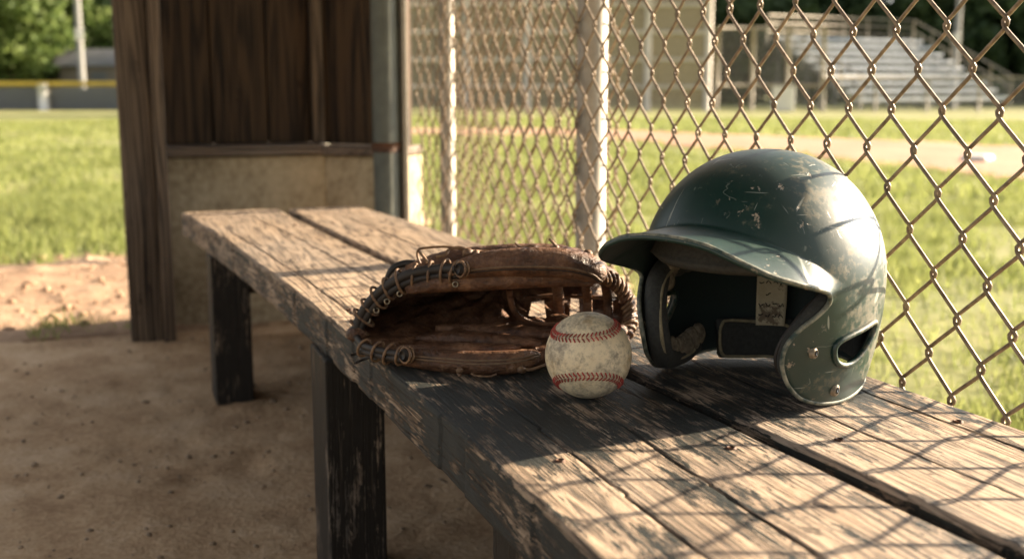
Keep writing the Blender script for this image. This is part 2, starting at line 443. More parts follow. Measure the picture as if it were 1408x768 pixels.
wn.links.new(sky.outputs[0], hs.inputs['Color']); wn.links.new(hs.outputs[0], wn.nodes['Background'].inputs[0])
wn.nodes['Background'].inputs[1].default_value = .065
sd = bpy.data.lights.new('sun', 'SUN'); sd.energy = 5.; sd.angle = R(.7); sd.color = (1., .80, .57)
so = bpy.data.objects.new('sun', sd); COL.objects.link(so)
sv = Vector((math.sin(AZ) * math.cos(EL), math.cos(AZ) * math.cos(EL), math.sin(EL)))
so.rotation_euler = sv.to_track_quat('Z', 'Y').to_euler(); so.location = (8, 2, 6)
vs_ = scene.view_settings; vs_.view_transform = 'Standard'; vs_.look = 'None'; vs_.gamma = 1; vs_.use_curve_mapping = False
vs_.exposure = 2.15

# ------------------------------------------------------------------ ground
def axis(a, b, fine0, fine1, step, big):
    out = list(np.arange(fine0, fine1, step)); x = fine1; s = step
    while x < b: out.append(x); s *= 1.25; x += min(s, big)
    out.append(b); x = fine0; s = step; lo = []
    while x > a: s *= 1.25; x -= min(s, big); lo.append(max(x, a))
    return np.array(sorted(set(lo + out)))
xs = axis(-400, 400, -3, 9, .12, 40); ys = axis(-60, 600, 0, 12, .12, 40)
X, Y = np.meshgrid(xs, ys, indexing='ij')
Z = gz(X, Y) - .012 + (fbm(X * 1.3, Y * 1.3, 3) - .5) * .02
g = npmesh('ground', np.stack([X, Y, Z], -1).reshape(-1, 3), gridfaces(len(xs), len(ys)), M['turf'], smooth=True); g['kind'] = 'structure'
# dugout floor
xs = np.arange(-3.2, .80, .014); ys = np.arange(-1.2, 2.86, .014)
X, Y = np.meshgrid(xs, ys, indexing='ij')
Z = .0 + (fbm(X * 6, Y * 6, 5, 5) - .5) * .012 + (fbm(X * 40, Y * 40, 15, 3) - .5) * .007
pits = np.clip(fbm(X * 11, Y * 11, 25, 3) - .52, 0, 1); Z -= pits * .03
npmesh('dugout_floor', np.stack([X, Y, Z], -1).reshape(-1, 3), gridfaces(len(xs), len(ys)), M['floor'], smooth=True)['kind'] = 'structure'
# dirt apron beyond the floor
def patch(name, poly_fn, x0, x1, y0, y1, step, mat, amp, dz=.0, fine=8):
    xs = np.arange(x0, x1, step); ys = np.arange(y0, y1, step)
    X, Y = np.meshgrid(xs, ys, indexing='ij')
    Z = gz(X, Y) + dz + (fbm(X * fine, Y * fine, 7, 5) - .5) * amp
    keep = poly_fn(X, Y)
    Z = np.where(keep > 0, Z, gz(X, Y) - .08)
    f = gridfaces(len(xs), len(ys)); k = keep.reshape(-1)
    f = f[(k[f] > -.15).any(1)]
    o = npmesh(name, np.stack([X, Y, Z], -1).reshape(-1, 3), f, mat, smooth=True); o['kind'] = 'structure'; return o
def dirt_edge(x): return 4.28 + .25 * (vnoise(x * 1.3, x * 0, 4) - .5) + .22 * (vnoise(x * 5, x * 0, 9) - .5) + np.clip((-x - .3) * .12, 0, .5)
patch('dirt_path', lambda X, Y: np.minimum(dirt_edge(X) - Y, Y - 2.80), -4, .75, 2.76, 5.4, .025, M['dirt'], .035, .004)
top = [gat(*p) for p in [(600, 176), (835, 178), (960, 184), (1200, 194), (1408, 200), (1600, 206)]]
bot = [gat(*p) for p in [(600, 186), (835, 192), (960, 203), (1080, 212), (1200, 226), (1300, 236), (1408, 248), (1600, 270)]]
def ang(x, y): return np.arctan2(x, y)
ta = np.array([ang(p[0], p[1]) for p in top]); tr = np.array([math.hypot(p[0], p[1]) for p in top])
ba = np.array([ang(p[0], p[1]) for p in bot]); br = np.array([math.hypot(p[0], p[1]) for p in bot])
def infield_k(X, Y):
    a = ang(X, Y); r = np.hypot(X, Y)
    nz = (vnoise(X * 1.1, Y * 1.1, 2) - .5) * .7
    return np.minimum(np.interp(a, ta, tr) + nz - r, r - np.interp(a, ba, br) + nz)
patch('infield_dirt', infield_k, 1.5, 22, 3.5, 24, .12, M['infield'], .03, .004, 3)
def strip_k(X, Y):
    return np.minimum(1.25 + .5 * (vnoise(Y * 2.2, Y * 0, 6) - .5) + .2 * (vnoise(Y * 7, X * 7, 8) - .5) - X, np.minimum(Y - 1.75 + .3 * (vnoise(X * 6, Y * 6, 3) - .5), X - .76))
patch('fence_dirt_strip', strip_k, .74, 1.9, 1.3, 8, .03, M['dirt'], .03, .004)

# grass
def blades(name, rr, aa, dens, hmin, hmax, mask, wid, seed, mat):
    g_ = np.random.default_rng(seed)
    r0, r1 = rr; a0, a1 = R(aa[0]), R(aa[1])
    n = int(dens * .5 * (r1 * r1 - r0 * r0) * (a1 - a0))
    r = np.sqrt(g_.uniform(r0 * r0, r1 * r1, n)); a = g_.uniform(a0, a1, n)
    x = r * np.sin(a); y = r * np.cos(a)
    pat = fbm(x * 1.6, y * 1.6, 31, 4); keep = (mask(x, y)) & (g_.random(n) < np.clip((pat - .30) * 5, .12, 1))
    x, y, pat = x[keep], y[keep], pat[keep]; n = len(x)
    h = g_.uniform(hmin, hmax, n) * (.6 + pat); th = g_.uniform(0, 2 * math.pi, n); le = g_.uniform(.1, .8, n) * h; la = g_.uniform(0, 2 * math.pi, n)
    z = gz(x, y) - .012; ww = wid * g_.uniform(.7, 1.3, n)
    dx, dy = np.cos(th) * ww, np.sin(th) * ww; lx, ly = np.cos(la) * le, np.sin(la) * le
    v = np.stack([np.stack([x - dx, y - dy, z], -1), np.stack([x + dx, y + dy, z], -1),
                  np.stack([x + dx * .8 + lx * .35, y + dy * .8 + ly * .35, z + h * .6], -1), np.stack([x - dx * .8 + lx * .35, y - dy * .8 + ly * .35, z + h * .6], -1),
                  np.stack([x + lx, y + ly, z + h * .95], -1)], 1)
    b = np.arange(n)[:, None] * 5
    f = np.concatenate([b + [0, 1, 2], b + [0, 2, 3], b + [3, 2, 4]])
    return v.reshape(-1, 3), f
def join_blades(name, parts, mat):
    vs, fs, k = [], [], 0
    for v, f in parts: vs.append(v); fs.append(f + k); k += len(v)
    o = npmesh(name, np.concatenate(vs), np.concatenate(fs), mat); return o
rm = lambda x, y: (x > .86) & (infield_k(x, y) < .05) & (strip_k(x, y) < .03)
o = join_blades('field_grass', [blades('', (1.2, 3.2), (12, 62), 16000, .018, .05, rm, .0014, 1, None),
                          blades('', (3.2, 6.5), (10, 58), 6500, .02, .055, rm, .0022, 2, None),
                          blades('', (6.5, 13), (8, 52), 1100, .03, .075, rm, .005, 3, None),
                          blades('', (13, 30), (8, 52), 160, .04, .08, rm, .012, 4, None)], M['grass'])
tag(o, 'sunlit green grass of the ball field seen through the chain link', 'grass', kind='stuff')
lm = lambda x, y: y > dirt_edge(x) - .04 + .25 * (vnoise(x * 9, y * 9, 12) - .5)
edge_m = lambda x, y: (y > 2.80) & (y < 3.02) & (x > -.2) & (x < .12) & (vnoise(x * 14, y * 14, 5) > .45)
o = join_blades('lawn_grass', [blades('', (2.6, 3.2), (-8, 4), 5000, .02, .06, edge_m, .002, 8, None),
                         blades('', (4, 7), (-30, 4), 4200, .035, .085, lm, .003, 5, None),
                         blades('', (7, 13), (-26, 4), 1200, .03, .08, lm, .0055, 6, None),
                         blades('', (13, 30), (-24, 4), 160, .04, .08, lm, .012, 7, None)], M['grass'])
tag(o, 'sunlit lawn grass left of the dugout wall', 'grass', kind='stuff')

# grit and clods on the floor and the dirt
def lumps(name, n, region, smin, smax, mat, label, seed):
    g_ = np.random.default_rng(seed)
    base = np.array([(1, 0, 0), (-1, 0, 0), (0, 1, 0), (0, -1, 0), (0, 0, 1), (0, 0, -1)], float)
    bf = np.array([(0, 2, 4), (2, 1, 4), (1, 3, 4), (3, 0, 4), (2, 0, 5), (1, 2, 5), (3, 1, 5), (0, 3, 5)])
    # one subdivision
    vv = list(map(tuple, base)); ff = []; cache = {}
    def midp(a, b):
        k = (min(a, b), max(a, b))
        if k not in cache:
            p = (np.array(vv[a]) + np.array(vv[b])); p /= np.linalg.norm(p); vv.append(tuple(p)); cache[k] = len(vv) - 1
        return cache[k]
    for a, b, c in bf:
        ab, bc, ca = midp(a, b), midp(b, c), midp(c, a); ff += [(a, ab, ca), (ab, b, bc), (ca, bc, c), (ab, bc, ca)]
    vv = np.array(vv); ff = np.array(ff); m = len(vv)
    x = g_.uniform(region[0], region[1], n); y = g_.uniform(region[2], region[3], n)
    s = smin + (smax - smin) * g_.random(n) ** 5
    v = vv[None] * g_.uniform(.65, 1.2, (n, m, 1)) * s[:, None, None] * g_.uniform(.6, 1.3, (n, 1, 3))
    v[..., 2] *= .6; v[..., 0] += x[:, None]; v[..., 1] += y[:, None]; v[..., 2] += (gz(x, y) + s * .2)[:, None]
    f = (ff[None] + (np.arange(n) * m)[:, None, None]).reshape(-1, 3)
    return tag(npmesh(name, v.reshape(-1, 3), f, mat, smooth=True), label, 'grit', kind='stuff')
lumps('floor_grit', 3800, (-1.4, .68, .4, 2.8), .0012, .0065, M['pebble'], 'loose grit and small clods scattered on the shaded dugout floor', 1)
lumps('dirt_clods', 2200, (-2.2, .3, 2.85, 4.4), .003, .018, M['dirt'], 'sunlit clods and crumbs on the dirt beyond the dugout', 2)

# ------------------------------------------------------------------ bench
FY = [-.5, .3, .562, .718, .883, 1.188, 1.725, 2.474]; FX = [.248, .25, .25, .251, .249, .238, .200, .140]
GY = [-.5, .482, .676, .925, 1.641, 2.016, 2.443]; GX = [.535, .489, .468, .445, .398, .378, .349]
BY = [-.5, .677, .755, .849, 1.863, 2.233, 2.45]; BX = [.700, .673, .664, .655, .581, .545, .520]
bench = thing('long_bench', 'long weathered timber bench of two planks with flaking dark paint', 'bench', (.4, 1., 0))
BO = (.4, 1., 0)
def smoothmap(ys_, xs_, y):
    c = np.polyfit(ys_, xs_, 3); return np.polyval(c, y)
def plank(name, ly, lx, ry, rx, y0, y1, mat, seed, lgap=0, rgap=0, knot=None):
    th = .048; na = 130; ns = 900
    ya = np.linspace(y0, y1, ns)
    L = smoothmap(ly, lx, ya) + lgap; Rr = smoothmap(ry, rx, ya) - rgap
    L = L + (fbm(ya * 14, ya * 0, seed, 4) - .5) * .0035 + np.where(vnoise(ya * 26, ya * 0, seed + 3) > .80, .002, 0)
    Rr = Rr + (fbm(ya * 14, ya * 0, seed + 9, 4) - .5) * .0035
    rad = .0045
    prof = [(0, -th)] + [(0, -th + .004 * k + .004) for k in range(9)] + [(rad * (1 - math.cos(a)), -rad + rad * math.sin(a)) for a in np.linspace(0, math.pi / 2, 6)]
    # u across: left side up, top, right side down
    U = []; kind = []
    for x, z in prof: U.append((0, x, z))
    for u in np.linspace(0, 1, na)[1:-1]: U.append((u, None, 0))
    for x, z in prof[::-1]: U.append((1, -x, z))
    G = np.zeros((ns, len(U), 3))
    for k, (u, x, z) in enumerate(U):
        if x is not None:
            xx = (L if u == 0 else Rr) + x
        else:
            xx = (L + rad) + (Rr - L - 2 * rad) * u
        zz = np.full(ns, z, float)
        G[:, k, 0] = xx; G[:, k, 1] = ya; G[:, k, 2] = BT + zz
    Xg, Yg = G[..., 0], G[..., 1]
    uu = (Xg - L[:, None])
    wq = (fbm(Yg * 1.5, uu * 6, seed + 20, 3) - .5) * .02
    topw = np.array([1. if (x is None or abs(z) < .003) else .0 for (u, x, z) in U])[None, :]
    grain = (fbm((uu + wq) * 60, Yg * 2.2, seed, 3) - .5) * .0007
    crk = 0 * grain
    split = np.zeros_like(grain)
    for q, (us, yc, ln, wd, dp) in enumerate(SPL[name]):
        path = us + (fbm(Yg * 5, Yg * 0, seed + 40 + q, 3) - .5) * .012
        split += np.exp(-((uu - path) / wd) ** 2) * dp * np.clip(1 - ((Yg - yc) / ln) ** 2, 0, 1) ** .5
    G[..., 2] += topw * (grain - np.clip(crk, 0, .004) - split) + (fbm(Yg * 2, uu * 5, seed + 70, 2) - .5) * .003 * topw
    sidew = 1 - topw
    sg = (fbm(G[..., 2] * 160, Yg * 3.5, seed + 8, 3) - .5) * .0028
    sgn = np.array([-1 if u == 0 else 1 for (u, x, z) in U])[None, :]
    G[..., 0] += sidew * sg * sgn
    G[..., 0] -= BO[0]; G[..., 1] -= BO[1]
    f = gridfaces(ns, len(U))
    v = G.reshape(-1, 3)
    n_ = len(U)
    bot = np.stack([np.arange(ns - 1) * n_, np.arange(1, ns) * n_, np.arange(1, ns) * n_ + n_ - 1, np.arange(ns - 1) * n_ + n_ - 1], 1)[:, ::-1]
    f = np.concatenate([f[:, ::-1], bot[:, ::-1]])
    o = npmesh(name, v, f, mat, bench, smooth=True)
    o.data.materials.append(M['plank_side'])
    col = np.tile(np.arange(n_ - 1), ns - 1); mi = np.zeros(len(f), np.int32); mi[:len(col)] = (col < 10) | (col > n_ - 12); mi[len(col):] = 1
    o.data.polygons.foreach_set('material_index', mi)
    # end caps
    me = o.data
    mb = MB()
    for idx in (0, ns - 1):
        ring = G[idx]; MB().add(ring.tolist(), [tuple(range(len(ring)))] if idx == 0 else [tuple(range(len(ring)))[::-1]]).build('end_grain', M['post'], o, smooth=False)
    return o
SPL = {'front_plank': [(.062, .66, .22, .0007, .005), (.125, .50, .30, .0008, .005), (.03, 1.6, .6, .001, .004), (.12, 1.9, .5, .001, .004)],
       'back_plank': [(.07, .76, .22, .0007, .005), (.15, .58, .3, .0007, .004), (.08, 1.7, .6, .001, .004)]}
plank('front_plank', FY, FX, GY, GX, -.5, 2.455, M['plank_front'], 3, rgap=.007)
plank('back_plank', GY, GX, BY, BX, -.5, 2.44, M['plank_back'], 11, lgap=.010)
def leg_at(y, x0, x1):
    for n, (a, b) in enumerate(((x0, x0 + .070), (x1 - .075, x1))):
        mb = MB().box((a - .4, y - 1, -.012), (b - .4, y + .10 - 1, .281))
        mb.build('leg', M['leg'], bench, smooth=False, bevel=.003)
    mb = MB().box((x0 + .072 - .4, y + .02 - 1, .205), (x1 - .077 - .4, y + .06 - 1, .281))
    mb.build('cross_rail', M['rail'], bench, smooth=False, bevel=.003)
leg_at(2.12, .168, .50); leg_at(1.27, .224, .565); leg_at(.66, .256, .61); leg_at(-.30, .262, .64)

for yy in (2.12, 1.27, .66, -.30):
    for (la, lb) in (((FY, FX), (GY, GX)), ((GY, GX), (BY, BX))):
        for q in (.2, .8):
            xx = float(smoothmap(*la, yy)) * (1 - q) + float(smoothmap(*lb, yy)) * q + random.uniform(-.006, .006); y2 = yy + .05 + random.uniform(-.015, .015)
            MB().tube([(xx - .4, y2 - 1, BT - .004), (xx - .4, y2 - 1, BT + .0004), (xx - .4, y2 - 1, BT + .0009)], [.0042, .0042, .0030], 14).build('nail_head', M['rust'], bench)

# ------------------------------------------------------------------ unseen board added under the bench to block low sun, end wall, post
ya = np.linspace(-.5, 2.70, 60); xa = smoothmap(BY, BX, ya) - .016
mb = MB(); G = np.zeros((60, 4, 3))
for k, (dx, z) in enumerate(((-.022, -.02), (-.022, .2815), (0, .2815), (0, -.02))):
    G[:, k, 0] = xa + dx - BO[0]; G[:, k, 1] = ya - BO[1]; G[:, k, 2] = z
mb.grid(G); mb.add(G[0].tolist(), [(0, 1, 2, 3)]); mb.add(G[-1].tolist(), [(3, 2, 1, 0)])
mb.build('sun_block_board', M['rail'], bench, smooth=False)
ew = thing('dugout_end_wall', 'dugout end wall of dark vertical boards over a beige concrete base', 'wall', (.3, 2.85, 0))
def ewb(mb, n, m, **k): return mb.build(n, m, ew, org=(.3, 2.85, 0), **k)
mb = MB().box((.1325, 2.85, -.05), (.520, 3.00, .418)); ewb(mb, 'concrete_base', M['concrete'], smooth=False, bevel=.006)
# the short return towards the pipe
mb = MB(); a0 = np.array([.505, 2.866]); a1 = np.array([.685, 2.715]); dr = (a1 - a0) / np.linalg.norm(a1 - a0); nn = np.array([-dr[1], dr[0]]) 
def slab(mb, a, b, th, z0, z1):
    n2 = np.array([-(b - a)[1], (b - a)[0]]); n2 = n2 / np.linalg.norm(n2) * th
    q = [a, b, b + n2, a + n2]
    mb.add([(p[0], p[1], z0) for p in q] + [(p[0], p[1], z1) for p in q], [(0, 3, 2, 1), (4, 5, 6, 7), (0, 1, 5, 4), (1, 2, 6, 5), (2, 3, 7, 6), (3, 0, 4, 7)]); return mb
ewb(slab(MB(), a0, a1, .12, -.05, .416), 'concrete_return', M['concrete'], smooth=False, bevel=.005)
ewb(MB().box((.1325, 2.825, .421), (.518, 3.0, .445)), 'wood_cap', M['cap'], smooth=False, bevel=.004)
ewb(slab(MB(), a0 - dr * .0 - nn * .03, a1 - nn * .03, .15, .419, .441), 'wood_cap', M['cap'], smooth=False, bevel=.004)
mb = MB(); x = .134
k = 0
mb.box((.137, 2.936, .447), (.514, 2.95, 1.9))
while x < .505:
    wd = [.12, .135, .105, .12][k % 4]; k += 1
    mb.box((x, 2.905 + random.uniform(-.004, .004), .447), (min(x + wd - .004, .516), 2.93, 1.9)); x += wd
ewb(mb, 'board_panel', M['boards'], smooth=False, bevel=.002)
ewb(MB().box((.497, 2.868, .4465), (.525, 2.903, 1.9)), 'batten', M['post'], smooth=False, bevel=.003)
ewb(slab(MB(), a0 + nn * .03 - dr * .004, a1 + nn * .03, .03, .443, 1.9), 'board_return', M['boards'], smooth=False, bevel=.003)
cp = thing('corner_post', 'thick weathered timber corner post at the open side of the dugout', 'post', (.02, 2.73, 0))
pw = MB().box((.030 - .02, -.012, -.04), (.102 - .02, .10, 1.9)); pw.build('post_timber', M['post'], cp, smooth=False, bevel=.005)
pw = MB().box((.1025 - .02, -.03, -.04), (.130 - .02, .115, 1.9)); pw.build('facing_board', M['post'], cp, smooth=False, bevel=.004)
# pipe at the end of the fence
pp = thing('steel_pipe_post', 'dull galvanised pipe post at the far end of the fence beside the end wall', 'post', (.632, 2.655, 0))
MB().tube([(0, 0, -.04), (0, 0, 1.9)], .0325, 28).build('pipe', M['galv_dull'], pp)
for z in (.435, .80):
    MB().tube([(0, 0, z), (0, 0, z + .022)], .0355, 28).build('clamp_band', M['rust'], pp)
MB().box((.034, -.03, -.04), (.046, .005, 1.9)).build('edge_strip', M['galv'], pp, smooth=False, bevel=.002)
# unseen roof added over the bench to cut sky light
rf = thing('shade_roof', 'unseen plank roof added above the bench to dim the sky light', 'roof', (0, 0, 0))
mb = MB()
for i in range(24): mb.box((-1.5 + i * .104, -1.4, 1.96), (-1.5 + i * .104 + .1, 3.1, 1.985))
mb.build('roof_boards', M['boards'], rf, smooth=False)
for y in (-1.2, .2, 1.6, 2.9): MB().box((-1.45, y, 1.90), (.95, y + .05, 1.955)).build('rafter', M['post'], rf, smooth=False)

# ------------------------------------------------------------------ chain link fence
fence = thing('chain_link_fence', 'rusty diamond chain link fence running along the back of the bench', 'fence', (.69, 0, .0))
PY, PZ, RW = .0330, .0361, .00188
Y0, Y1, Z0, Z1 = -.42, 2.62, .03, 1.80
nz = int((Z1 - Z0) / PZ)
base_y = .711 * 1.0455 % (2 * PY)
zoff = (.646 - .6) * 1.0455 + .6
zoff = zoff % (2 * PZ)
samp = 12
def wire(i):
    yc = base_y + i * PY - PY / 2
    pts = []
    zs0 = math.floor(Z0 / (2 * PZ)) * 2 * PZ + zoff
    N = nz * samp; jx = (random.random() - .5) * .0004
    for k in range(N + 1):
        ph = k / samp * math.pi
        s = math.cos(ph + (math.pi if i % 2 else 0))
        y = (2 / math.pi) * math.asin(.965 * s) / .832            # softened triangle wave
        y = max(-1., min(1., y))
        x = RW * 1.02 * math.sin(ph + (math.pi if i % 2 else 0))
        x = math.copysign(min(abs(x) * 1.8, RW * 1.02), x)
        z = zs0 + k / samp * PZ
        wob = .0012 * math.sin(z * 9 + i * .7) + .0022 * math.sin(z * 2.3 + yc * 3)
        pts.append((jx + x + wob * 1.5, yc + y * (PY / 2 + .0031) + wob * .4, z))
    return pts
i0, i1 = int((Y0 - base_y) / PY), int((Y1 - base_y) / PY)
SD = 7
def run_mesh(name, y0, y1, dx, dy, dz):
    allv, allf, nv = [], [], 0
    for i in range(int((y0 - base_y) / PY), int((y1 - base_y) / PY) + 1):
        p = np.array(wire(i)); p = p + np.array([dx, dy, dz]); m = len(p)
        t = np.gradient(p, axis=0); t /= np.linalg.norm(t, axis=1)[:, None]
        a = np.array([1., 0, 0])[None] - t * t[:, :1]; a /= np.linalg.norm(a, axis=1)[:, None]; b = np.cross(t, a)
        wv_ = np.arange(SD) * 2 * math.pi / SD
        v = p[:, None] + RW * (a[:, None] * np.cos(wv_)[None, :, None] + b[:, None] * np.sin(wv_)[None, :, None])
        k, s = np.meshgrid(np.arange(m - 1), np.arange(SD), indexing='ij'); k = k.ravel(); s = s.ravel(); l = (s + 1) % SD
        allf.append(np.stack([k * SD + s, k * SD + l, (k + 1) * SD + l, (k + 1) * SD + s], 1) + nv); allv.append(v.reshape(-1, 3)); nv += m * SD
    return npmesh(name, np.concatenate(allv), np.concatenate(allf), M['wire'], fence, smooth=True)
run_mesh('wire_mesh', Y0, Y1, 0, 0, 0)
run_mesh('overlap_mesh', 1.66, 2.60, .075, .011, -.009)          # doubled-up roll of wire past the line post
def fpost(y, r, mat, x=.030):
    p = MB().tube([(x, y, -.04), (x, y, 1.86)], r, 24).build('fence_post', mat, fence)
    MB().tube([(x, y, 1.8602), (x, y, 1.875), (x, y, 1.89)], [r * 1.08, r * 1.0, r * .4], 24).build('post_cap', mat, p)
    return p
fpost(1.64, .024, M['galv']); fpost(2.44, .017, M['galv']); fpost(-.40, .024, M['galv'])
MB().tube([(.022, -.42, 1.79), (.022, 2.62, 1.79)], .017, 16).build('top_rail', M['galv'], fence)
MB().tube([(.0, -.42, .04), (.0, 1., .044), (.0, 2.62, .04)], .002, 6).build('bottom_wire', M['wire'], fence)
wf = wire(0)
# hidden stretch of fence past the end wall: its posts shade the dirt
for i, (px_, y_, h_) in enumerate([(.75, 4.17, 1.8), (.75, 7.0, 2.4)]):
    t_ = thing('line_post', ['slim steel line post on the fence line just past the end wall', 'taller steel line post farther out past the end wall'][i], 'post', (px_, y_, float(gz(px_, y_)) - .05))
    MB().tube([(0, 0, 0), (0, 0, h_)], .028, 16).build('pipe', M['galv'], t_)
    MB().ball((0, 0, h_), .034, 12, (1, 1, .6)).build('cap', M['galv'], t_)

# ------------------------------------------------------------------ baseball
br_ = .0375
bx, by, _ = at(809, 487, BT + br_)
ball = thing('baseball', 'scuffed dirty white baseball with red stitching between glove and helmet', 'ball', (bx, by, BT - .0005))
mb = MB(); n1, n2 = 96, 48
mb.ball((0, 0, br_), br_, 96)
mb.build('leather_cover', M['ball'], ball)
# orientation
vd = np.array([0 - bx, 0 - by, H - BT - br_]); vd /= np.linalg.norm(vd)
rt = np.cross([0, 0, 1], vd); rt /= np.linalg.norm(rt); upv = np.cross(vd, rt)
LM = np.array([[0.9833, 0.0626, 0.1711], [0.0532, -0.9968, 0.0592], [0.1743, -0.0491, -0.9835]])
Bm = np.stack([rt, upv, vd], 1) @ LM
tt = np.linspace(0, 4 * math.pi, 1601)[:-1]; Aa = .44
ph = math.pi / 2 - (math.pi / 2 - Aa) * np.cos(tt); th = tt / 2 + Aa * np.sin(2 * tt)
S = np.stack([np.sin(ph) * np.cos(th), np.sin(ph) * np.sin(th), np.cos(ph)], 1) @ Bm.T
seam = MB(); seam.tube([p * (br_ - .0001) + np.array([0, 0, br_]) for p in S[::4]], .0007, 6, closed=True)
seam.build('seam', M['ball'], ball)
L_ = np.concatenate([[0], np.cumsum(np.linalg.norm(np.diff(S, axis=0), axis=1))]) ; tot = L_[-1]
st = MB(); nst = 112
for k in range(nst):
    i = int(np.searchsorted(L_, tot * (k + .5) / nst)) % len(S); j = (i + 1) % len(S)
    p = S[i]; tg = S[j] - S[i]; tg /= np.linalg.norm(tg); sd_ = np.cross(p, tg)
    for sg in (-1, 1):
        a = p + sd_ * sg * .012 - tg * .012; m_ = p + sd_ * sg * .055 + tg * .016; e = p + sd_ * sg * .102 + tg * .046
        pts = []
        for q, lift in ((a, .0006), (m_, .00085), (e, -.0002)):
            q = q / np.linalg.norm(q); pts.append(q * (br_ + lift) + np.array([0, 0, br_]))
        st.tube(crom(pts, 3), .00062, 6)
st.build('red_stitching', M['thread'], ball)

# ------------------------------------------------------------------ batting helmet
HC = np.array([.5475, .8635, BT]); hf = np.array([-.88442, -.46669, 0]); hl = np.array([.46669, -.88442, 0])
helmet = thing('batting_helmet', 'scratched dark green batting helmet with ear flaps resting on the bench', 'helmet', tuple(HC), math.atan2(hf[1], hf[0]))
# local axes: x forward (bill), y to the wearer's right in world = -hl, so near flap is y<0
A_, B_, ZE, ZT = .116, .104, .10, .2115
def prof(u):                               # u in degrees from the apex; >90 goes down the wall
    if u <= 90:
        a = R(u); return math.sin(a) ** .93, ZE + (ZT - ZE) * math.cos(a)
    z = ZE - (u - 90) / 60 * .10
    return 1 - .15 * ((ZE - z) / ZE) ** 2, z
def z2u(z):
    if z >= ZE: return math.degrees(math.acos(min(1, (z - ZE) / (ZT - ZE))))
    return 90 + (ZE - z) / .10 * 60
def Sf(phi, u, off=0.):
    r, z = prof(u); a = R(phi)
    bulge = 1 + .03 * max(0, -math.cos(a)) * (1 if u > 40 else u / 40)
    p = np.array([(A_ + off) * r * math.cos(a) * bulge, -(B_ + off) * r * math.sin(a), z])
    if off and u < 90: p[2] += off * math.cos(R(u))
    return p
#          t     phi_e  z_e   L     brow u
E_ = [(0, 0, .150, .055, .153), (8, 8.5, .149, .055, .1525), (16, 17, .1455, .055, .151), (25, 26, .136, .054, .148), (35, 36, .1235, .046, .143), (45, 46, .1155, .036, .136), (55, 55, .108, .020, .128), (63, 61.5, .101, .006, .118), (69, 63.5, .095, .001, .110),
      (75, 62.5, .090, 0, .104), (80, 59, .084, 0, .096), (85, 54.5, .078, 0, .090), (90, 48.5, .070, 0, .083), (96, 43.8, .057, 0, .073), (102, 43, .042, 0, .062), (110, 46.5, .025, 0, .055),
      (118, 54, .011, 0, .050), (126, 66, .004, 0, .048), (134, 82, .0015, 0, .048), (142, 98, .004, 0, .048), (152, 122, .009, 0, .05), (165, 150, .012, 0, .05), (180, 180, .012, 0, .05)]
E_ = np.array(E_, float)
def ei(t, k): return float(np.interp(t, E_[:, 0], E_[:, k]))
def smooth_tab(t):
    # Catmull-like smoothing by averaging close samples
    w_ = [(-3, .15), (-1.5, .2), (0, .3), (1.5, .2), (3, .15)]
    out = []
    for k in range(1, 5): out.append(sum(q * ei(min(180, abs(t + d)), k) for d, q in w_))
    return out
def helm_pt(t, s, off=0.):
    sg = 1 if t >= 0 else -1; t = abs(t)
    pe, ze, L, zb = smooth_tab(t)
    if t < 1: pe = 0
    if t > 179: pe = 180
    ub = z2u(zb); ue = z2u(ze)
    if s < .7: p = Sf(t, ub * s / .7, off)
    else:
        u = (s - .7) / .3
        phi = t + (pe - t) * u ** 1.6; uu = ub + (ue - ub) * (u if L < .03 else (u * .55 + .45 * u * u) * 1.0)
        p = Sf(phi, uu, off)
        a = R(t); n = np.array([math.cos(a) / A_, -math.sin(a) / B_ * .8, 0]); n /= np.linalg.norm(n)
        fil = u * u * (1.9 - .9 * u) if u < 1 else 1.
        fil = (math.sqrt(u * u + .02) - .1414) / (math.sqrt(1.02) - .1414)
        p = p + n * L * fil
    if sg > 0:                                   # the far flap is bent slightly outward and worn rounder
        k = min(1., max(0., (.12 - p[2]) / .06)); p[1] *= 1 + .07 * k
        p[2] += .008 * math.exp(-((t - 119) / 9) ** 2) * max(0., (s - .7) / .3)
    return np.array([p[0], p[1] * sg, p[2]])
ts = np.concatenate([np.linspace(-180, 180, 361)[:-1]])
ss = np.concatenate([np.linspace(.004, .7, 52), np.linspace(.7, 1, 34)[1:]])
G = np.array([[helm_pt(t, s) for s in ss] for t in ts])
mb = MB(); mb.grid(G, closed_u=True); mb.add([G[:, 0].mean(0) + np.array([0, 0, .00002])], [])
nv_ = len(ss); ap = len(mb.v) - 1
mb.f += [(i * nv_, ap, ((i + 1) % len(ts)) * nv_) for i in range(len(ts))]
shell = mb.build('shell', M['helmet'], helmet)
sm = shell.modifiers.new('s', 'SOLIDIFY'); sm.thickness = .0034; sm.offset = -1
shell.data.materials.append(M['inner'])
import bmesh
bmx = bmesh.new(); bmx.from_mesh(shell.data); bmesh.ops.recalc_face_normals(bmx, faces=bmx.faces)
cz = sum((f.normal.z for f in bmx.faces if f.calc_center_median().z > .2), 0.)
if cz < 0: bmesh.ops.reverse_faces(bmx, faces=bmx.faces)
bmx.to_mesh(shell.data); bmx.free()
HOLE = [(.043, .053), (.040, .059), (.030, .0625), (.012, .066), (-.006, .069), (-.013, .0675), (-.012, .060), (-.004, .050), (.007, .0415), (.018, .0370), (.030, .0375), (.039, .043)]
HOLE = crom([(a - .001, z) for a, z in HOLE], 4, True)
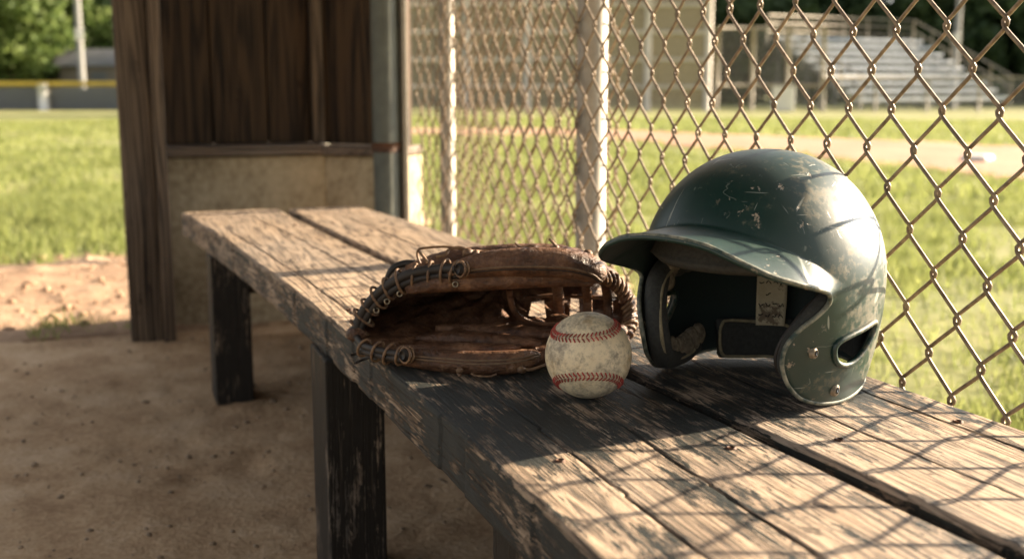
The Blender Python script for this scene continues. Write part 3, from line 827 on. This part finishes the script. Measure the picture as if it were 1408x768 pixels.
def cutter():
    m = MB(); n = len(HOLE)
    vs = [(a, -.16, z) for a, z in HOLE] + [(a, .16, z) for a, z in HOLE]
    m.add(vs, [tuple(range(n)), tuple(range(n, 2 * n))[::-1]] + [(k, n + k, n + (k + 1) % n, (k + 1) % n)[::1] for k in range(n)])
    o = m.build('cut', M['inner'], None, smooth=False)
    b = bmesh.new(); b.from_mesh(o.data); bmesh.ops.recalc_face_normals(b, faces=b.faces); b.to_mesh(o.data); b.free()
    o.matrix_world = Matrix.Translation(Vector(HC)) @ Matrix.Rotation(math.atan2(hf[1], hf[0]), 4, 'Z'); return o
sm.material_offset = 1
ct = cutter(); bo = shell.modifiers.new('b', 'BOOLEAN'); bo.object = ct; bo.operation = 'DIFFERENCE'; bo.solver = 'EXACT'
bpy.context.view_layer.update(); bake(shell, [ct])
rimp = [helm_pt(t, 1.0) for t in np.linspace(-180, 180, 721)[:-1]]
# bead centred inside the shell wall
MB().tube([p * np.array([.986, .986, 1]) for p in rimp], .0021, 8, closed=True).build('rim', M['rim'], helmet)
def on_wall(a, z, off=0., side=-1):
    r, _ = prof(z2u(z)); q = max(0, r * r - (a / (A_ + off)) ** 2); return np.array([a, side * (B_ + off) * math.sqrt(q), z])
for side in (-1, 1):
    MB().tube([on_wall(a, z, .0006, side) for a, z in HOLE], .0026, 10, closed=True).build('ear_hole_lip', M['helmet'], helmet)
    for a, z, r in ((.060, .052, .0048), (.028, .015, .0052)):
        c = on_wall(a, z, .0, side); c2 = on_wall(a, z, .003, side); nrm = (on_wall(a, z, .01, side) - c); nrm /= np.linalg.norm(nrm)
        rv = MB(); rv.tube([c - nrm * .002, c + nrm * .0012, c + nrm * .0022, c + nrm * .0024], [r, r, r * .8, r * .55], 20).build('rivet', M['rivet'], helmet)
        MB().tube([c + nrm * .0018, c + nrm * .0029], [r * .42, r * .36], 14).build('rivet_core', M['steel_dark'], bpy.data.objects[[o.name for o in helmet.children if o.name.startswith('rivet')][-1]])
    # horseshoe ear pad inside the flap
    path = crom([(-.018, .096), (.018, .098), (.042, .089), (.057, .072), (.065, .056), (.064, .038), (.048, .021), (.022, .015), (-.004, .016), (-.024, .026)], 8)
    G2 = []
    for a, z in path:
        c = on_wall(a, z, -.006, side); c2 = on_wall(a, z, -.019, side)
        G2.append((c + c2) / 2)
    MB().tube(G2, [(.0095 if side > 0 else .0105) if 3 < k < len(G2) - 4 else .007 for k in range(len(G2))], 16).build('ear_pad', M['foam'], helmet)
    # seam line round the ear pad
    MB().tube([p * np.array([1.0, .875, 1]) + np.array([.006, 0, 0]) for p in G2[6:-6]], .0018, 6).build('pad_piping', M['tan_edge'] if side < 0 else M['binding'], helmet)
# torn tan foam in the far flap
random.seed(3)
tfs = [MB(), MB()]
for a, z, s in [(.024, .098, .009), (.032, .088, .009), (.036, .030, .008), (.028, .026, .008), (.018, .024, .010), (.006, .023, .013), (-.006, .026, .013), (-.016, .030, .011)]:
    c = on_wall(a, z, -.020, -1); tfs[z < .06].ball(c, s, 18, (1, .55, 1), .10)
for tf in tfs: tf.build('torn_foam', M['foam_tan'], helmet)
# brow, crown and rear liner pads
def inner_pad(name, p0, p1, u0, u1, off0, off1, mat, tag_=None, nseg=14):
    Gf = np.array([[Sf(p, u, -off1 + .003 * ((2 * i / nseg - 1) ** 4 + (2 * k / nseg - 1) ** 4)) for k, u in enumerate(np.linspace(u0, u1, nseg + 1))] for i, p in enumerate(np.linspace(p0, p1, nseg + 1))])
    m = MB().grid(Gf); o = m.build(name, mat, helmet)
    sl = o.modifiers.new('s', 'SOLIDIFY'); sl.thickness = off1 - off0; sl.offset = 0; return bake(o)
inner_pad('brow_pad', -50, 50, 62, 80, .006, .016, M['foam'])
inner_pad('rear_pad', 119, 168, 127, 147, .006, .016, M['foam'])
inner_pad('rear_pad', -178, -128, 100, 136, .006, .016, M['foam'])
inner_pad('crown_pad', 60, 300, 8, 40, .006, .014, M['foam'])
e_ = []
for p, u in [(124, 126), (140, 127), (160, 128), (168, 132), (168, 146), (150, 147), (130, 147), (119, 145), (118, 134), (120, 128)]: e_.append(Sf(p, u, -.021))
MB().tube(crom(e_, 6, True), .0016, 6, closed=True).build('pad_edge', M['tan_edge'], helmet)
lb = MB()
Gl = np.array([[Sf(p, u, -.0225 - .001 * math.sin(k)) for k, u in enumerate(np.linspace(98, 129, 9))] for p in np.linspace(143, 163, 9)])
lbo = MB().grid(Gl).build('paper_label', M['label'], helmet); sl = lbo.modifiers.new('s', 'SOLIDIFY'); sl.thickness = .0006; bake(lbo)
ink = MB()
for r_, u in enumerate((104, 111, 117, 123)):
    for c_ in range(4):
        if random.random() < .2: continue
        p = 144.5 + c_ * 4.6; pts = [Sf(p + d, u + random.uniform(-1.3, 1.3), -.0242) for d in (0, 1.2, 2.2, 3.2)]
        ink.tube(pts, .0005, 5)
ink.build('label_print', M['ink'], lbo)

# ------------------------------------------------------------------ glove
GO = V(670, 470, 1.10)
GO = np.array([GO[0], GO[1], BT])
glove = thing('baseball_glove', 'worn dark brown leather baseball glove lying open beside the ball', 'glove', tuple(GO))
def gb(mb, n, m, **k): return mb.build(n, m, k.pop('parent', glove), org=GO, **k)
rim = [(491, 458, 1.13), (503, 480, 1.085), (545, 497, 1.055), (600, 505, 1.035), (680, 507, 1.025), (740, 504, 1.03), (790, 494, 1.045), (835, 480, 1.07), (860, 452, 1.10),
       (856, 408, 1.125), (826, 380, 1.11), (765, 368, 1.095), (690, 366, 1.09), (625, 371, 1.095), (565, 384, 1.11), (520, 414, 1.125)]
RP = crom([V(*p) for p in rim], 12, True)
c0 = RP.mean(0); cb = V(690, 425, 1.235); cb[2] = BT + .045
nth = 44; thv = np.linspace(0, math.pi / 2 * .985, nth)
G = np.zeros((len(RP), nth, 3))
for i, p in enumerate(RP):
    for k, a in enumerate(thv):
        ca, sa = math.cos(a) ** .75, math.sin(a)
        q = c0 + (p - c0) * ca + (cb - c0) * sa
        out = (p - c0); out[2] *= 1.0
        q = q + out * .10 * math.sin(2 * a)
        # creases in the palm
        fr = i / len(RP)
        lump = (math.sin(p[0] * 150 + a * 3) * .0032 + math.sin(a * 9 + fr * 20) * .0026) * math.sin(min(a * 1.6, math.pi)) 
        q[2] += lump * (1 if p[2] < c0[2] else .6)
        G[i, k] = q
nzv = (fbm(G[..., 0] * 60, G[..., 1] * 60 + G[..., 2] * 40, 77, 4) - .5) * .011
G[..., 2] += nzv
G[..., 2] = np.maximum(G[..., 2], BT + .0085 + .002 * np.abs(nzv) / .003)
mb = MB(); mb.grid(G, closed_u=True)
cen = G[:, -1].mean(0); mb.add([cen], []); ap = len(mb.v) - 1
mb.f += [(((i + 1) % len(RP)) * nth + nth - 1, i * nth + nth - 1, ap) for i in range(len(RP))]
palm = gb(mb, 'pocket', M['leather'])
bmx = bmesh.new(); bmx.from_mesh(palm.data); bmesh.ops.recalc_face_normals(bmx, faces=bmx.faces); bmx.to_mesh(palm.data); bmx.free()
sm = palm.modifiers.new('s', 'SOLIDIFY'); sm.thickness = .0062; sm.offset = 0
cuts = []
for poly in ([(731, 415), (748, 413), (751, 437), (727, 434)], [(785, 410), (796, 411), (797, 442), (783, 440)]):
    m = MB(); n = len(poly)
    far = 1.40
    vs = [V(x, y, 1.115) - GO for x, y in poly] + [V(x, y, far) - GO for x, y in poly]
    m.add(vs, [tuple(range(n)), tuple(range(n, 2 * n))[::-1]] + [(k, n + k, n + (k + 1) % n, (k + 1) % n) for k in range(n)])
    o = m.build('cut', M['inner'], None, smooth=False); o.location = GO
    b = bmesh.new(); b.from_mesh(o.data); bmesh.ops.recalc_face_normals(b, faces=b.faces); b.to_mesh(o.data); b.free()
    bo = palm.modifiers.new('b', 'BOOLEAN'); bo.object = o; bo.operation = 'DIFFERENCE'; bo.solver = 'EXACT'; cuts.append(o)
for yc in (1.005, 1.028, 1.052, 1.078):
    o = MB().box((.40, -.007, -.014), (.60, .007, .017)).build('cut', M['inner'], None, smooth=False); o.location = (0, yc, BT + .052); o.rotation_euler = (0, 0, .08)
    bo = palm.modifiers.new('b', 'BOOLEAN'); bo.object = o; bo.operation = 'DIFFERENCE'; bo.solver = 'EXACT'; cuts.append(o)
bpy.context.view_layer.update(); bake(palm, cuts)
def pipe(pts, r, n=4): 
    P_ = crom([V(*p) for p in pts], n); rr = np.interp(np.linspace(0, 1, len(P_)), np.linspace(0, 1, len(r)), r) if hasattr(r, '__len__') else r
    return P_, rr
vdir = lambda p: (np.array([0, 0, H]) - p) / np.linalg.norm(np.array([0, 0, H]) - p)
# upper finger roll (thumb side)
P1, r1 = pipe([(618, 374, 1.088), (650, 366, 1.083), (690, 361, 1.078), (735, 360, 1.075), (780, 362, 1.074), (810, 369, 1.078), (822, 376, 1.082), (828, 382, 1.086)], [.007, .0115, .0135, .0145, .0145, .0135, .011, .004], 6)
gb(MB().tube(P1, r1, 24), 'thumb_roll', M['leather'])
def along(Pp, rr, down, r, mat, name, a=0, b=None, wob=0):
    out = []
    for i in range(a, b or len(Pp)):
        v = vdir(Pp[i]); t = Pp[min(i + 1, len(Pp) - 1)] - Pp[max(i - 1, 0)]; t /= np.linalg.norm(t); v = v - t * (v @ t); v /= np.linalg.norm(v); u = np.cross(t, v)
        if u[2] < 0: u = -u
        d = v * math.cos(R(down)) - u * math.sin(R(down)); out.append(Pp[i] + d * (rr[i] if hasattr(rr, '__len__') else rr) * 1.0)
    return gb(MB().tube(out, r, 6), name, mat)
along(P1, r1, 18, .0010, M['welt'], 'welt', 2, len(P1) - 3); along(P1, r1, 30, .0007, M['binding'], 'welt', 2, len(P1) - 3)
# upper inner lip
P1b, r1b = pipe([(560, 396, 1.105), (610, 388, 1.095), (660, 386, 1.088), (710, 383, 1.083), (770, 382, 1.083), (815, 388, 1.09)], [.006, .010, .010, .010, .009, .004], 6)
gb(MB().tube(P1b, r1b, 18), 'inner_lip', M['leather'])
# lower finger roll
P2, r2 = pipe([(535, 487, 1.062), (560, 491, 1.050), (600, 495, 1.040), (650, 499, 1.030), (695, 498, 1.024), (722, 494, 1.024), (735, 490, 1.028), (740, 489, 1.031)], [.006, .0085, .0105, .0115, .0115, .010, .007, .003], 6)
gb(MB().tube(P2, r2, 24), 'finger_roll', M['leather'])
along(P2, r2, -12, .0009, M['welt'], 'welt', 3, len(P2) - 3); along(P2, r2, 4, .0009, M['welt'], 'welt', 3, len(P2) - 3)
P3, r3 = pipe([(738, 496, 1.045), (765, 488, 1.045), (800, 478, 1.045), (835, 466, 1.055), (858, 452, 1.075)], [.005, .010, .011, .010, .005], 6)
gb(MB().tube(P3, r3, 20), 'web_block_lip', M['leather'])  # web lip carried on behind the ball, added to block sun on the bench
# palm finger folds seen inside
for pts, rr in (([(545, 478, 1.075), (600, 480, 1.06), (650, 478, 1.06), (715, 474, 1.07)], [.004, .010, .009, .003]),
                ([(575, 462, 1.12), (630, 462, 1.10), (690, 466, 1.09), (745, 470, 1.08)], [.004, .010, .010, .004]),
                ([(600, 448, 1.16), (660, 450, 1.15), (720, 455, 1.13), (770, 458, 1.10)], [.004, .009, .010, .004]),
                ([(735, 478, 1.07), (775, 474, 1.08), (810, 462, 1.10), (835, 446, 1.13)], [.004, .008, .009, .004])):
    Pq, rq = pipe(pts, rr, 6); Pq[:, 2] = np.maximum(Pq[:, 2] - .002, BT + .013); gb(MB().tube(Pq, rq * 1.25, 20, flat=.62), 'palm_fold', M['leather'])
# back-of-hand finger stalls lying over the top
for pts, rr in (([(560, 372, 1.125), (620, 358, 1.12), (700, 352, 1.115), (770, 352, 1.115), (812, 360, 1.115)], [.006, .011, .0125, .012, .004]),
                ([(570, 372, 1.155), (640, 358, 1.15), (720, 354, 1.145), (790, 356, 1.145), (825, 366, 1.14)], [.006, .011, .0125, .012, .004]),
                ([(580, 378, 1.185), (650, 366, 1.185), (730, 364, 1.18), (800, 366, 1.17), (832, 376, 1.16)], [.006, .011, .012, .011, .004])):
    Pq, rq = pipe(pts, rr, 6); gb(MB().tube(Pq, rq, 18), 'finger_stall', M['leather'])
# black binding round the heel, upper and lower
UB = [(488, 456, 1.128), (496, 434, 1.128), (512, 411, 1.122), (535, 391, 1.112), (565, 376, 1.103), (600, 370, 1.096), (628, 369, 1.084)]
for dy, rr in ((0, .0050), (9, .0040)):
    Pq, rq = pipe([(x + dy * .4, y + dy, d - .004) for x, y, d in UB], rr, 8); gb(MB().tube(Pq, rr, 10), 'binding', M['binding'])
LB = [(490, 462, 1.125), (500, 475, 1.090), (520, 481, 1.066), (540, 485, 1.054), (556, 487, 1.044)]
for dy, rr in ((0, .0036), (7, .0036)):
    Pq, rq = pipe([(x, y + dy, d - .004) for x, y, d in LB], rr, 8); gb(MB().tube(Pq, rr, 10), 'binding', M['binding'])
def loop_around(P_, i, rad, r, tilt=.25, name='lace_loop', flat=1.25):
    t = P_[min(i + 1, len(P_) - 1)] - P_[max(i - 1, 0)]; t /= np.linalg.norm(t); v = vdir(P_[i]); v = v - t * (v @ t); v /= np.linalg.norm(v); u = np.cross(t, v)
    if u[2] < 0: u = -u
    pts = [P_[i] - u * rad * (.35 if rad > .0083 else .2) + v * math.cos(a) * rad * .85 + u * math.sin(a) * rad * flat + t * math.sin(a) * rad * tilt for a in np.linspace(0, 2 * math.pi, 18)[:-1]]
    return pts
Pu, _ = pipe(UB, 1, 8)
for i in (3, 8, 13, 18, 23, 28, 33, 38, 43, 47):
    i = min(i, len(Pu) - 2); lp = loop_around(Pu, i, .0092 + random.uniform(-.0007, .0008), .0013, random.uniform(.1, .55))
    gb(MB().tube(lp, .0015, 7, closed=True), 'lace_loop', M['lace'])
    v = vdir(Pu[i]); e = Pu[i] + v * .004 - np.array([0, 0, .0155]); 
    gb(MB().tube([e + .0026 * (np.cross(v, [0, 0, 1]) * math.cos(a) + np.array([0, 0, 1]) * math.sin(a)) for a in np.linspace(0, 2 * math.pi, 13)[:-1]], .0008, 6, closed=True), 'eyelet', M['brass'])
Pl, _ = pipe(LB, 1, 8)
for i in (9, 16, 22, 29):
    gb(MB().tube(loop_around(Pl, i, .0074 + random.uniform(-.0006, .0006), .0013, random.uniform(.1, .8)), .0015, 7, closed=True), 'lace_loop', M['lace'])
# coil ends
for (x, y, d) in ((631, 370, 1.068), (555, 488, 1.032)):
    c = V(x, y, d); v = vdir(c); s_ = np.cross(v, [0, 0, 1]); s_ /= np.linalg.norm(s_); u = np.cross(s_, v)
    ax_ = s_ * .75 + v * .6; ax_ /= np.linalg.norm(ax_)
    if (ax_ @ v) < 0: ax_ = -ax_
    gb(MB().tube([c - ax_ * .008, c, c + ax_ * .002], [.0062, .0062, .0045], 16), 'coil_end', M['binding'])
    e1 = np.cross(ax_, [0, 0, 1]); e1 /= np.linalg.norm(e1); e2 = np.cross(ax_, e1)
    for q in (-.006, -.002):
        gb(MB().tube([c + ax_ * q + .0074 * (e1 * math.cos(a) + e2 * math.sin(a)) for a in np.linspace(0, 2 * math.pi, 17)[:-1]], .0014, 6, closed=True), 'lace_loop', M['lace'])
# heel corner, wrist strap
cm = MB(); c = V(490, 459, 1.125); cm.ball(c, .0105, 16, (1, 1, .8), .12); gb(cm, 'heel_corner', M['leather'])
Pq, rq = pipe([(527, 398, 1.13), (538, 372, 1.13), (556, 362, 1.13), (578, 364, 1.125), (596, 372, 1.12)], [.003, .006, .006, .006, .003], 8); gb(MB().tube(Pq, rq, 12, flat=.6), 'wrist_strap', M['binding'])
# web on the right: laced outer edge
Pw, rw = pipe([(824, 380, 1.098), (840, 384, 1.108), (855, 398, 1.116), (864, 418, 1.118), (866, 440, 1.112), (860, 458, 1.10), (846, 474, 1.085)], [.005, .0065, .007, .007, .0065, .006, .005], 8)
gb(MB().tube(Pw, rw, 14), 'web_edge', M['leather'])
for i in range(2, len(Pw) - 2, 3):
    t = Pw[i + 1] - Pw[i - 1]; t /= np.linalg.norm(t); v = vdir(Pw[i]); v -= t * (v @ t); v /= np.linalg.norm(v); u = np.cross(t, v)
    gb(MB().tube([Pw[i] + (v * math.cos(a) + u * math.sin(a)) * .0068 * (1 + .06 * math.sin(a * 2 + i)) + t * math.sin(a) * (.0065 + .002 * math.sin(i * 2.1)) for a in np.linspace(0, 2 * math.pi, 15)[:-1]], .0018, 6, closed=True), 'web_lacing', M['lace'] if i % 4 else M['leather'])
# straps inside the web
for pts, r in (([(765, 388, 1.13), (768, 410, 1.18), (770, 445, 1.19)], .006), ([(805, 388, 1.12), (808, 412, 1.16), (808, 446, 1.16)], .005), ([(832, 390, 1.115), (836, 415, 1.14), (836, 450, 1.13)], .005),
               ([(700, 398, 1.12), (706, 425, 1.13), (725, 441, 1.14), (760, 446, 1.14), (800, 444, 1.13)], .0035), ([(720, 408, 1.20), (760, 406, 1.20), (800, 408, 1.17), (845, 410, 1.14)], .004)):
    Pq, _ = pipe(pts, 1, 6); gb(MB().tube(Pq, r, 10, flat=.5), 'web_strap', M['leather'])
# loose laces
LC = [([(578, 362, 1.10), (574, 352, 1.10), (576, 343, 1.10), (590, 340, 1.10), (612, 339, 1.10), (630, 341, 1.10), (640, 345, 1.10)], .0018),
      ([(576, 345, 1.097), (582, 352, 1.095), (588, 360, 1.092)], .0020), ([(600, 353, 1.095), (612, 350, 1.095), (618, 343, 1.10), (632, 340, 1.10), (646, 345, 1.10), (655, 351, 1.095)], .0024),
      ([(636, 352, 1.09), (648, 345, 1.09), (662, 345, 1.10), (690, 346, 1.10), (706, 345, 1.10)], .0014),
      ([(708, 333, 1.09), (713, 338, 1.09), (722, 340, 1.09), (730, 337, 1.09), (742, 343, 1.085), (756, 342, 1.085)], .0016), ([(725, 345, 1.09), (740, 343, 1.085), (752, 340, 1.085), (764, 342, 1.085)], .0018),
      ([(756, 329, 1.09), (761, 334, 1.085), (768, 341, 1.085)], .0017),
      ([(648, 513, 1.012), (658, 518, 1.008), (670, 518, 1.006), (683, 514, 1.006)], .0014), ([(631, 505, 1.02), (631, 513, 1.012), (634, 520, 1.01)], .0018),
      ([(716, 505, 1.012), (728, 508, 1.01), (742, 504, 1.012), (752, 500, 1.02)], .0021)]
for pts, r in LC:
    Pq, _ = pipe(pts, 1, 6); Pq[:, 2] = np.maximum(Pq[:, 2], BT + .003); gb(MB().tube(Pq, r, 8, flat=.7), 'loose_lace', M['lace'])
for pts in ([(482, 488, BT + .002), (492, 486, BT + .003), (506, 483, BT + .008)], [(488, 499, BT + .002), (500, 494, BT + .002), (512, 490, BT + .006)]):
    gb(MB().tube(crom([at(*p) for p in pts], 5), .0013, 6), 'loose_lace', M['binding'])
for x, y, d, r in ((643, 347, 1.09, .0055), (654, 348, 1.09, .004), (808, 349, 1.09, .0052), (812, 354, 1.085, .004), (764, 340, 1.085, .0035), (632, 509, 1.012, .0035), (717, 508, 1.01, .0042)):
    gb(MB().ball(V(x, y, d), r, 12, (1, 1, .8), .25), 'knot', M['lace'])

# ------------------------------------------------------------------ far field
def gp(px, d, z=None):
    p = V(px, 112, d); return (p[0], p[1], float(gz(p[0], p[1])))
def rotz(px): return -YAW - math.atan((px - 704) / F)
# outfield fence with yellow cap
of = thing('outfield_fence', 'low grey outfield fence with a yellow top cap across the lawn', 'fence', gp(60, 50), -YAW)
Lf = 30
MB().tube([(-Lf, 0, 1.15), (Lf * .35, 0, 1.15)], .10, 12).build('yellow_cap', M['yellow'], of)
MB().box((-Lf, -.02, .05), (Lf * .35, .02, 1.06)).build('mesh_panel', M['farmesh'], of, smooth=False)
MB().box((-Lf, .06, .0), (Lf * .35, .09, .95)).build('backing_screen', M['steel_dark'], of, smooth=False)
for i in range(-9, 4):
    MB().tube([(i * 3.2 + .2, -.08, 0), (i * 3.2 + .2, -.08, 1.05)], .07, 10).build('post', M['galv'], of)
MB().tube([(.0, -.2, 0), (.0, -.2, 1.15)], .20, 14).build('gate_post', M['white'], of)
# light poles
def lpole(px, d, h, label):
    o = thing('light_pole', label, 'pole', gp(px, d), rotz(px))
    MB().tube([(0, 0, 0), (0, 0, h)], [.16, .11], 14).build('shaft', M['galv_far'], o)
    MB().box((-.18, -.22, 3.15), (.18, -.13, 3.65)).build('box', M['white'], o, smooth=False, bevel=.02)
    MB().box((-1.2, -.06, h - .5), (1.2, .06, h - .38)).build('crossarm', M['galv'], o, smooth=False)
    for x in (-1, -.35, .35, 1): MB().tube([(x, -.1, h - .3), (x, -.35, h - .15)], [.12, .24], 12).build('floodlight', M['steel_dark'], o)
lpole(113, 53, 11, 'tall pale light pole behind the outfield fence at the left')
lpole(1312, 56, 11, 'tall pale light pole rising behind the bleachers')
# bleachers
bl = thing('bleachers', 'aluminium bleachers with stepped benches and guard rails beyond the infield', 'bleachers', gp(1180, 47), -YAW)
th_ = R(30); ux = np.array([math.cos(th_), math.sin(th_)]); fx = np.array([math.sin(th_), -math.cos(th_)])
NR, W_ = 9, 9.4
def bp(u, v, z): q = ux * u + fx * v; return (q[0], q[1], z)
def bbox(mb, u0, u1, v0, v1, z0, z1):
    q = [bp(u0, v0, z0), bp(u1, v0, z0), bp(u1, v1, z0), bp(u0, v1, z0), bp(u0, v0, z1), bp(u1, v0, z1), bp(u1, v1, z1), bp(u0, v1, z1)]
    return mb.add(q, [(0, 3, 2, 1), (4, 5, 6, 7), (0, 1, 5, 4), (1, 2, 6, 5), (2, 3, 7, 6), (3, 0, 4, 7)])
for r in range(NR):
    z = .42 + r * .33; v = -r * .62
    bbox(MB(), 0, W_, v - .14, v + .14, z - .02, z + .10).build('seat_plank', M['alu'], bl, smooth=False)
    bbox(MB(), 0, W_, v - .55, v - .20, z - .10, z - .05).build('foot_plank', M['steel_dark'], bl, smooth=False)
for u in np.linspace(.2, W_ - .2, 6):
    mb = MB(); mb.tube([bp(u, .1, 0), bp(u, -(NR - 1) * .62, .35 + (NR - 1) * .33)], .05, 6); mb.tube([bp(u, -(NR - 1) * .62, 0), bp(u, -(NR - 1) * .62, .3 + (NR - 1) * .33)], .05, 6)
    mb.tube([bp(u, -2.4, 0), bp(u, -2.4, 1.5)], .05, 6); mb.build('support_frame', M['steel_dark'], bl)
vt = -(NR - 1) * .62 - .5; zt = .42 + (NR - 1) * .33
mb = MB()
for h in (.35, .7, 1.05): mb.tube([bp(0, vt, zt + h), bp(W_, vt, zt + h)], .03, 6)
for u in np.linspace(0, W_, 7): mb.tube([bp(u, vt, zt - .3), bp(u, vt, zt + 1.05)], .03, 6)
mb.build('back_rail', M['galv'], bl)
for u in (-.05, W_ + .05):
    mb = MB()
    for h in (.5, 1.0): mb.tube([bp(u, vt, zt + h + .05), bp(u, .2, .42 + h)], .035, 6)
    for q in np.linspace(0, 1, 6): mb.tube([bp(u, vt * (1 - q) + .2 * q, (zt - .3) * (1 - q)), bp(u, vt * (1 - q) + .2 * q, (zt + 1.05) * (1 - q) + 1.42 * q)], .03, 6)
    mb.build('side_rail', M['galv'], bl)
# fence left of the bleachers
def far_fence(name, label, px0, px1, d, h, rails, n, rr, mmat, pm):
    a = np.array(gp(px0, d)); b = np.array(gp(px1, d)); L = np.linalg.norm(b - a)
    o = thing(name, label, 'fence', tuple(a), math.atan2(b[1] - a[1], b[0] - a[0]))
    MB().box((0, -.01, .05), (L, .01, h)).build('mesh_panel', mmat, o, smooth=False)
    for q in rails: MB().tube([(0, -.04, q), (L, -.04, q)], rr, 8).build('rail', pm, o)
    for x in np.linspace(0, L, n): MB().tube([(x, -.1, 0), (x, -.1, h)], rr * 1.7, 10).build('post', pm, o)
    return o
far_fence('boundary_fence', 'thin grey chain link fence in front of the dark trees left of the bleachers', 985, 1130, 46, 3.3, (1.0, 3.25), 4, .05, M['farmesh'], M['galv'])
far_fence('low_boundary_fence', 'low chain link fence running in front of the bleachers', 1132, 1560, 41, 1.25, (1.25,), 7, .03, M['farmesh'], M['galv'])
far_fence('backstop', 'tall tan backstop screen with pale rails behind the infield', 560, 972, 43, 8., (.9, 1.9, 2.9, 3.9, 5., 6.5), 6, .08, M['screen'], M['rail_tan'])
ub = thing('utility_box', 'white equipment box standing by the fence left of the bleachers', 'box', gp(1078, 44), rotz(1078))
MB().box((-.42, -.3, 0), (.42, .3, .95)).build('cabinet', M['white'], ub, smooth=False, bevel=.03); MB().box((-.46, -.34, .955), (.46, .34, 1.03)).build('lid', M['galv'], ub, smooth=False, bevel=.02)
fb = gat(1343, 222); bs = MB().box((-.12, -.12, .0), (.12, .12, .06)); o = bs.build('base_bag', M['white'], None, smooth=False, bevel=.03, bseg=3); o.location = fb; o.rotation_euler = (0, 0, .5)
tag(o, 'white canvas base bag lying on the infield dirt', 'base')
sh = thing('field_shed', 'small brown shed with a grey roof under the trees beyond the fence', 'shed', gp(148, 60), -YAW)
MB().box((-2., -1.2, 0), (2., 1.2, 2.1)).build('wall', M['shed'], sh, smooth=False)
MB().add([(-2.3, -1.5, 2.103), (2.3, -1.5, 2.103), (2.3, 1.5, 2.103), (-2.3, 1.5, 2.103), (-2.3, 0, 3.0), (2.3, 0, 3.0)], [(0, 1, 5, 4), (2, 3, 4, 5), (0, 4, 3), (1, 2, 5), (0, 3, 2, 1)]).build('roof', M['roof'], sh, smooth=False)
MB().box((-.4, -1.24, .0), (.4, -1.203, 1.8)).build('door', M['steel_dark'], sh, smooth=False)

def crown(n, rx, rz, zc, leaf, seed, ncl=46):
    g_ = np.random.default_rng(seed)
    d = g_.normal(size=(ncl, 3)); d /= np.linalg.norm(d, axis=1)[:, None]
    cl = d * g_.uniform(.45, 1., (ncl, 1)) * np.array([rx, rx, rz]); cr = g_.uniform(.18, .34, ncl) * rx
    k = g_.integers(0, ncl, n); q = g_.normal(size=(n, 3)); q /= np.linalg.norm(q, axis=1)[:, None]
    p = cl[k] + q * (cr[k] * g_.uniform(.6, 1.05, n))[:, None]; p[:, 2] += zc
    a = g_.normal(size=(n, 3)); a /= np.linalg.norm(a, axis=1)[:, None]; b = np.cross(a, g_.normal(size=(n, 3))); b /= np.linalg.norm(b, axis=1)[:, None]
    s = leaf * g_.uniform(.6, 1.3, (n, 1))
    v = np.stack([p - a * s - b * s * .5, p + a * s - b * s * .5, p + a * s * .8 + b * s * .5, p - a * s * .8 + b * s * .5], 1)
    return v.reshape(-1, 3), np.arange(n * 4).reshape(-1, 4)
def tree(px, d, h, rx, mat, seed, label, n=9000):
    o = thing('tree', label, 'tree', gp(px, d))
    m = MB(); m.tube([(0, 0, -.2), (.1, 0, h * .3), (0, .1, h * .6), (.1, 0, h * .85)], [h * .035, h * .026, h * .016, .03], 10)
    for k in range(7):
        a = k * 2.4; z = h * (.25 + .07 * k); m.tube([(0, 0, z), (math.cos(a) * rx * .4, math.sin(a) * rx * .4, z + h * .08), (math.cos(a) * rx * .7, math.sin(a) * rx * .7, z + h * .13)], [h * .012, h * .008, .02], 6)
    m.build('trunk', M['bark'], o)
    v, f = crown(n, rx, h * .46, h * .52, .17, seed, 80); npmesh('crown', v, f, mat, o)
tree(10, 58, 9.5, 3.4, M['leaf_light'], 1, 'pale sunlit green tree at the far left behind the outfield fence', 14000)
tree(78, 62, 10.5, 3.2, M['leaf_light'], 2, 'bushy green tree just left of the far light pole', 12000)
tree(150, 66, 11.0, 3.4, M['leaf_dark'], 3, 'dark green tree behind the small shed', 9000)
vs, fs, k = [], [], 0
g_ = np.random.default_rng(5)
for i in range(64):
    px = -500 + i * 42 + g_.uniform(-15, 15); d = g_.uniform(68, 84)
    v, f = crown(4600, g_.uniform(3.0, 4.2), g_.uniform(5.6, 7.2), g_.uniform(4.4, 5.6), .34, 100 + i, 50)
    v = v + np.array(gp(px, d)); vs.append(v); fs.append(f + k); k += len(v)
tag(npmesh('woodland', np.concatenate(vs), np.concatenate(fs), M['leaf_dark']), 'far-off dark green wood behind the whole ball field', 'woodland', kind='stuff')

scene.render.film_transparent = False
scene.cycles.max_bounces = 8; scene.cycles.diffuse_bounces = 4; scene.cycles.transparent_max_bounces = 32
scene.cycles.use_denoising = True; scene.cycles.sample_clamp_indirect = 4.
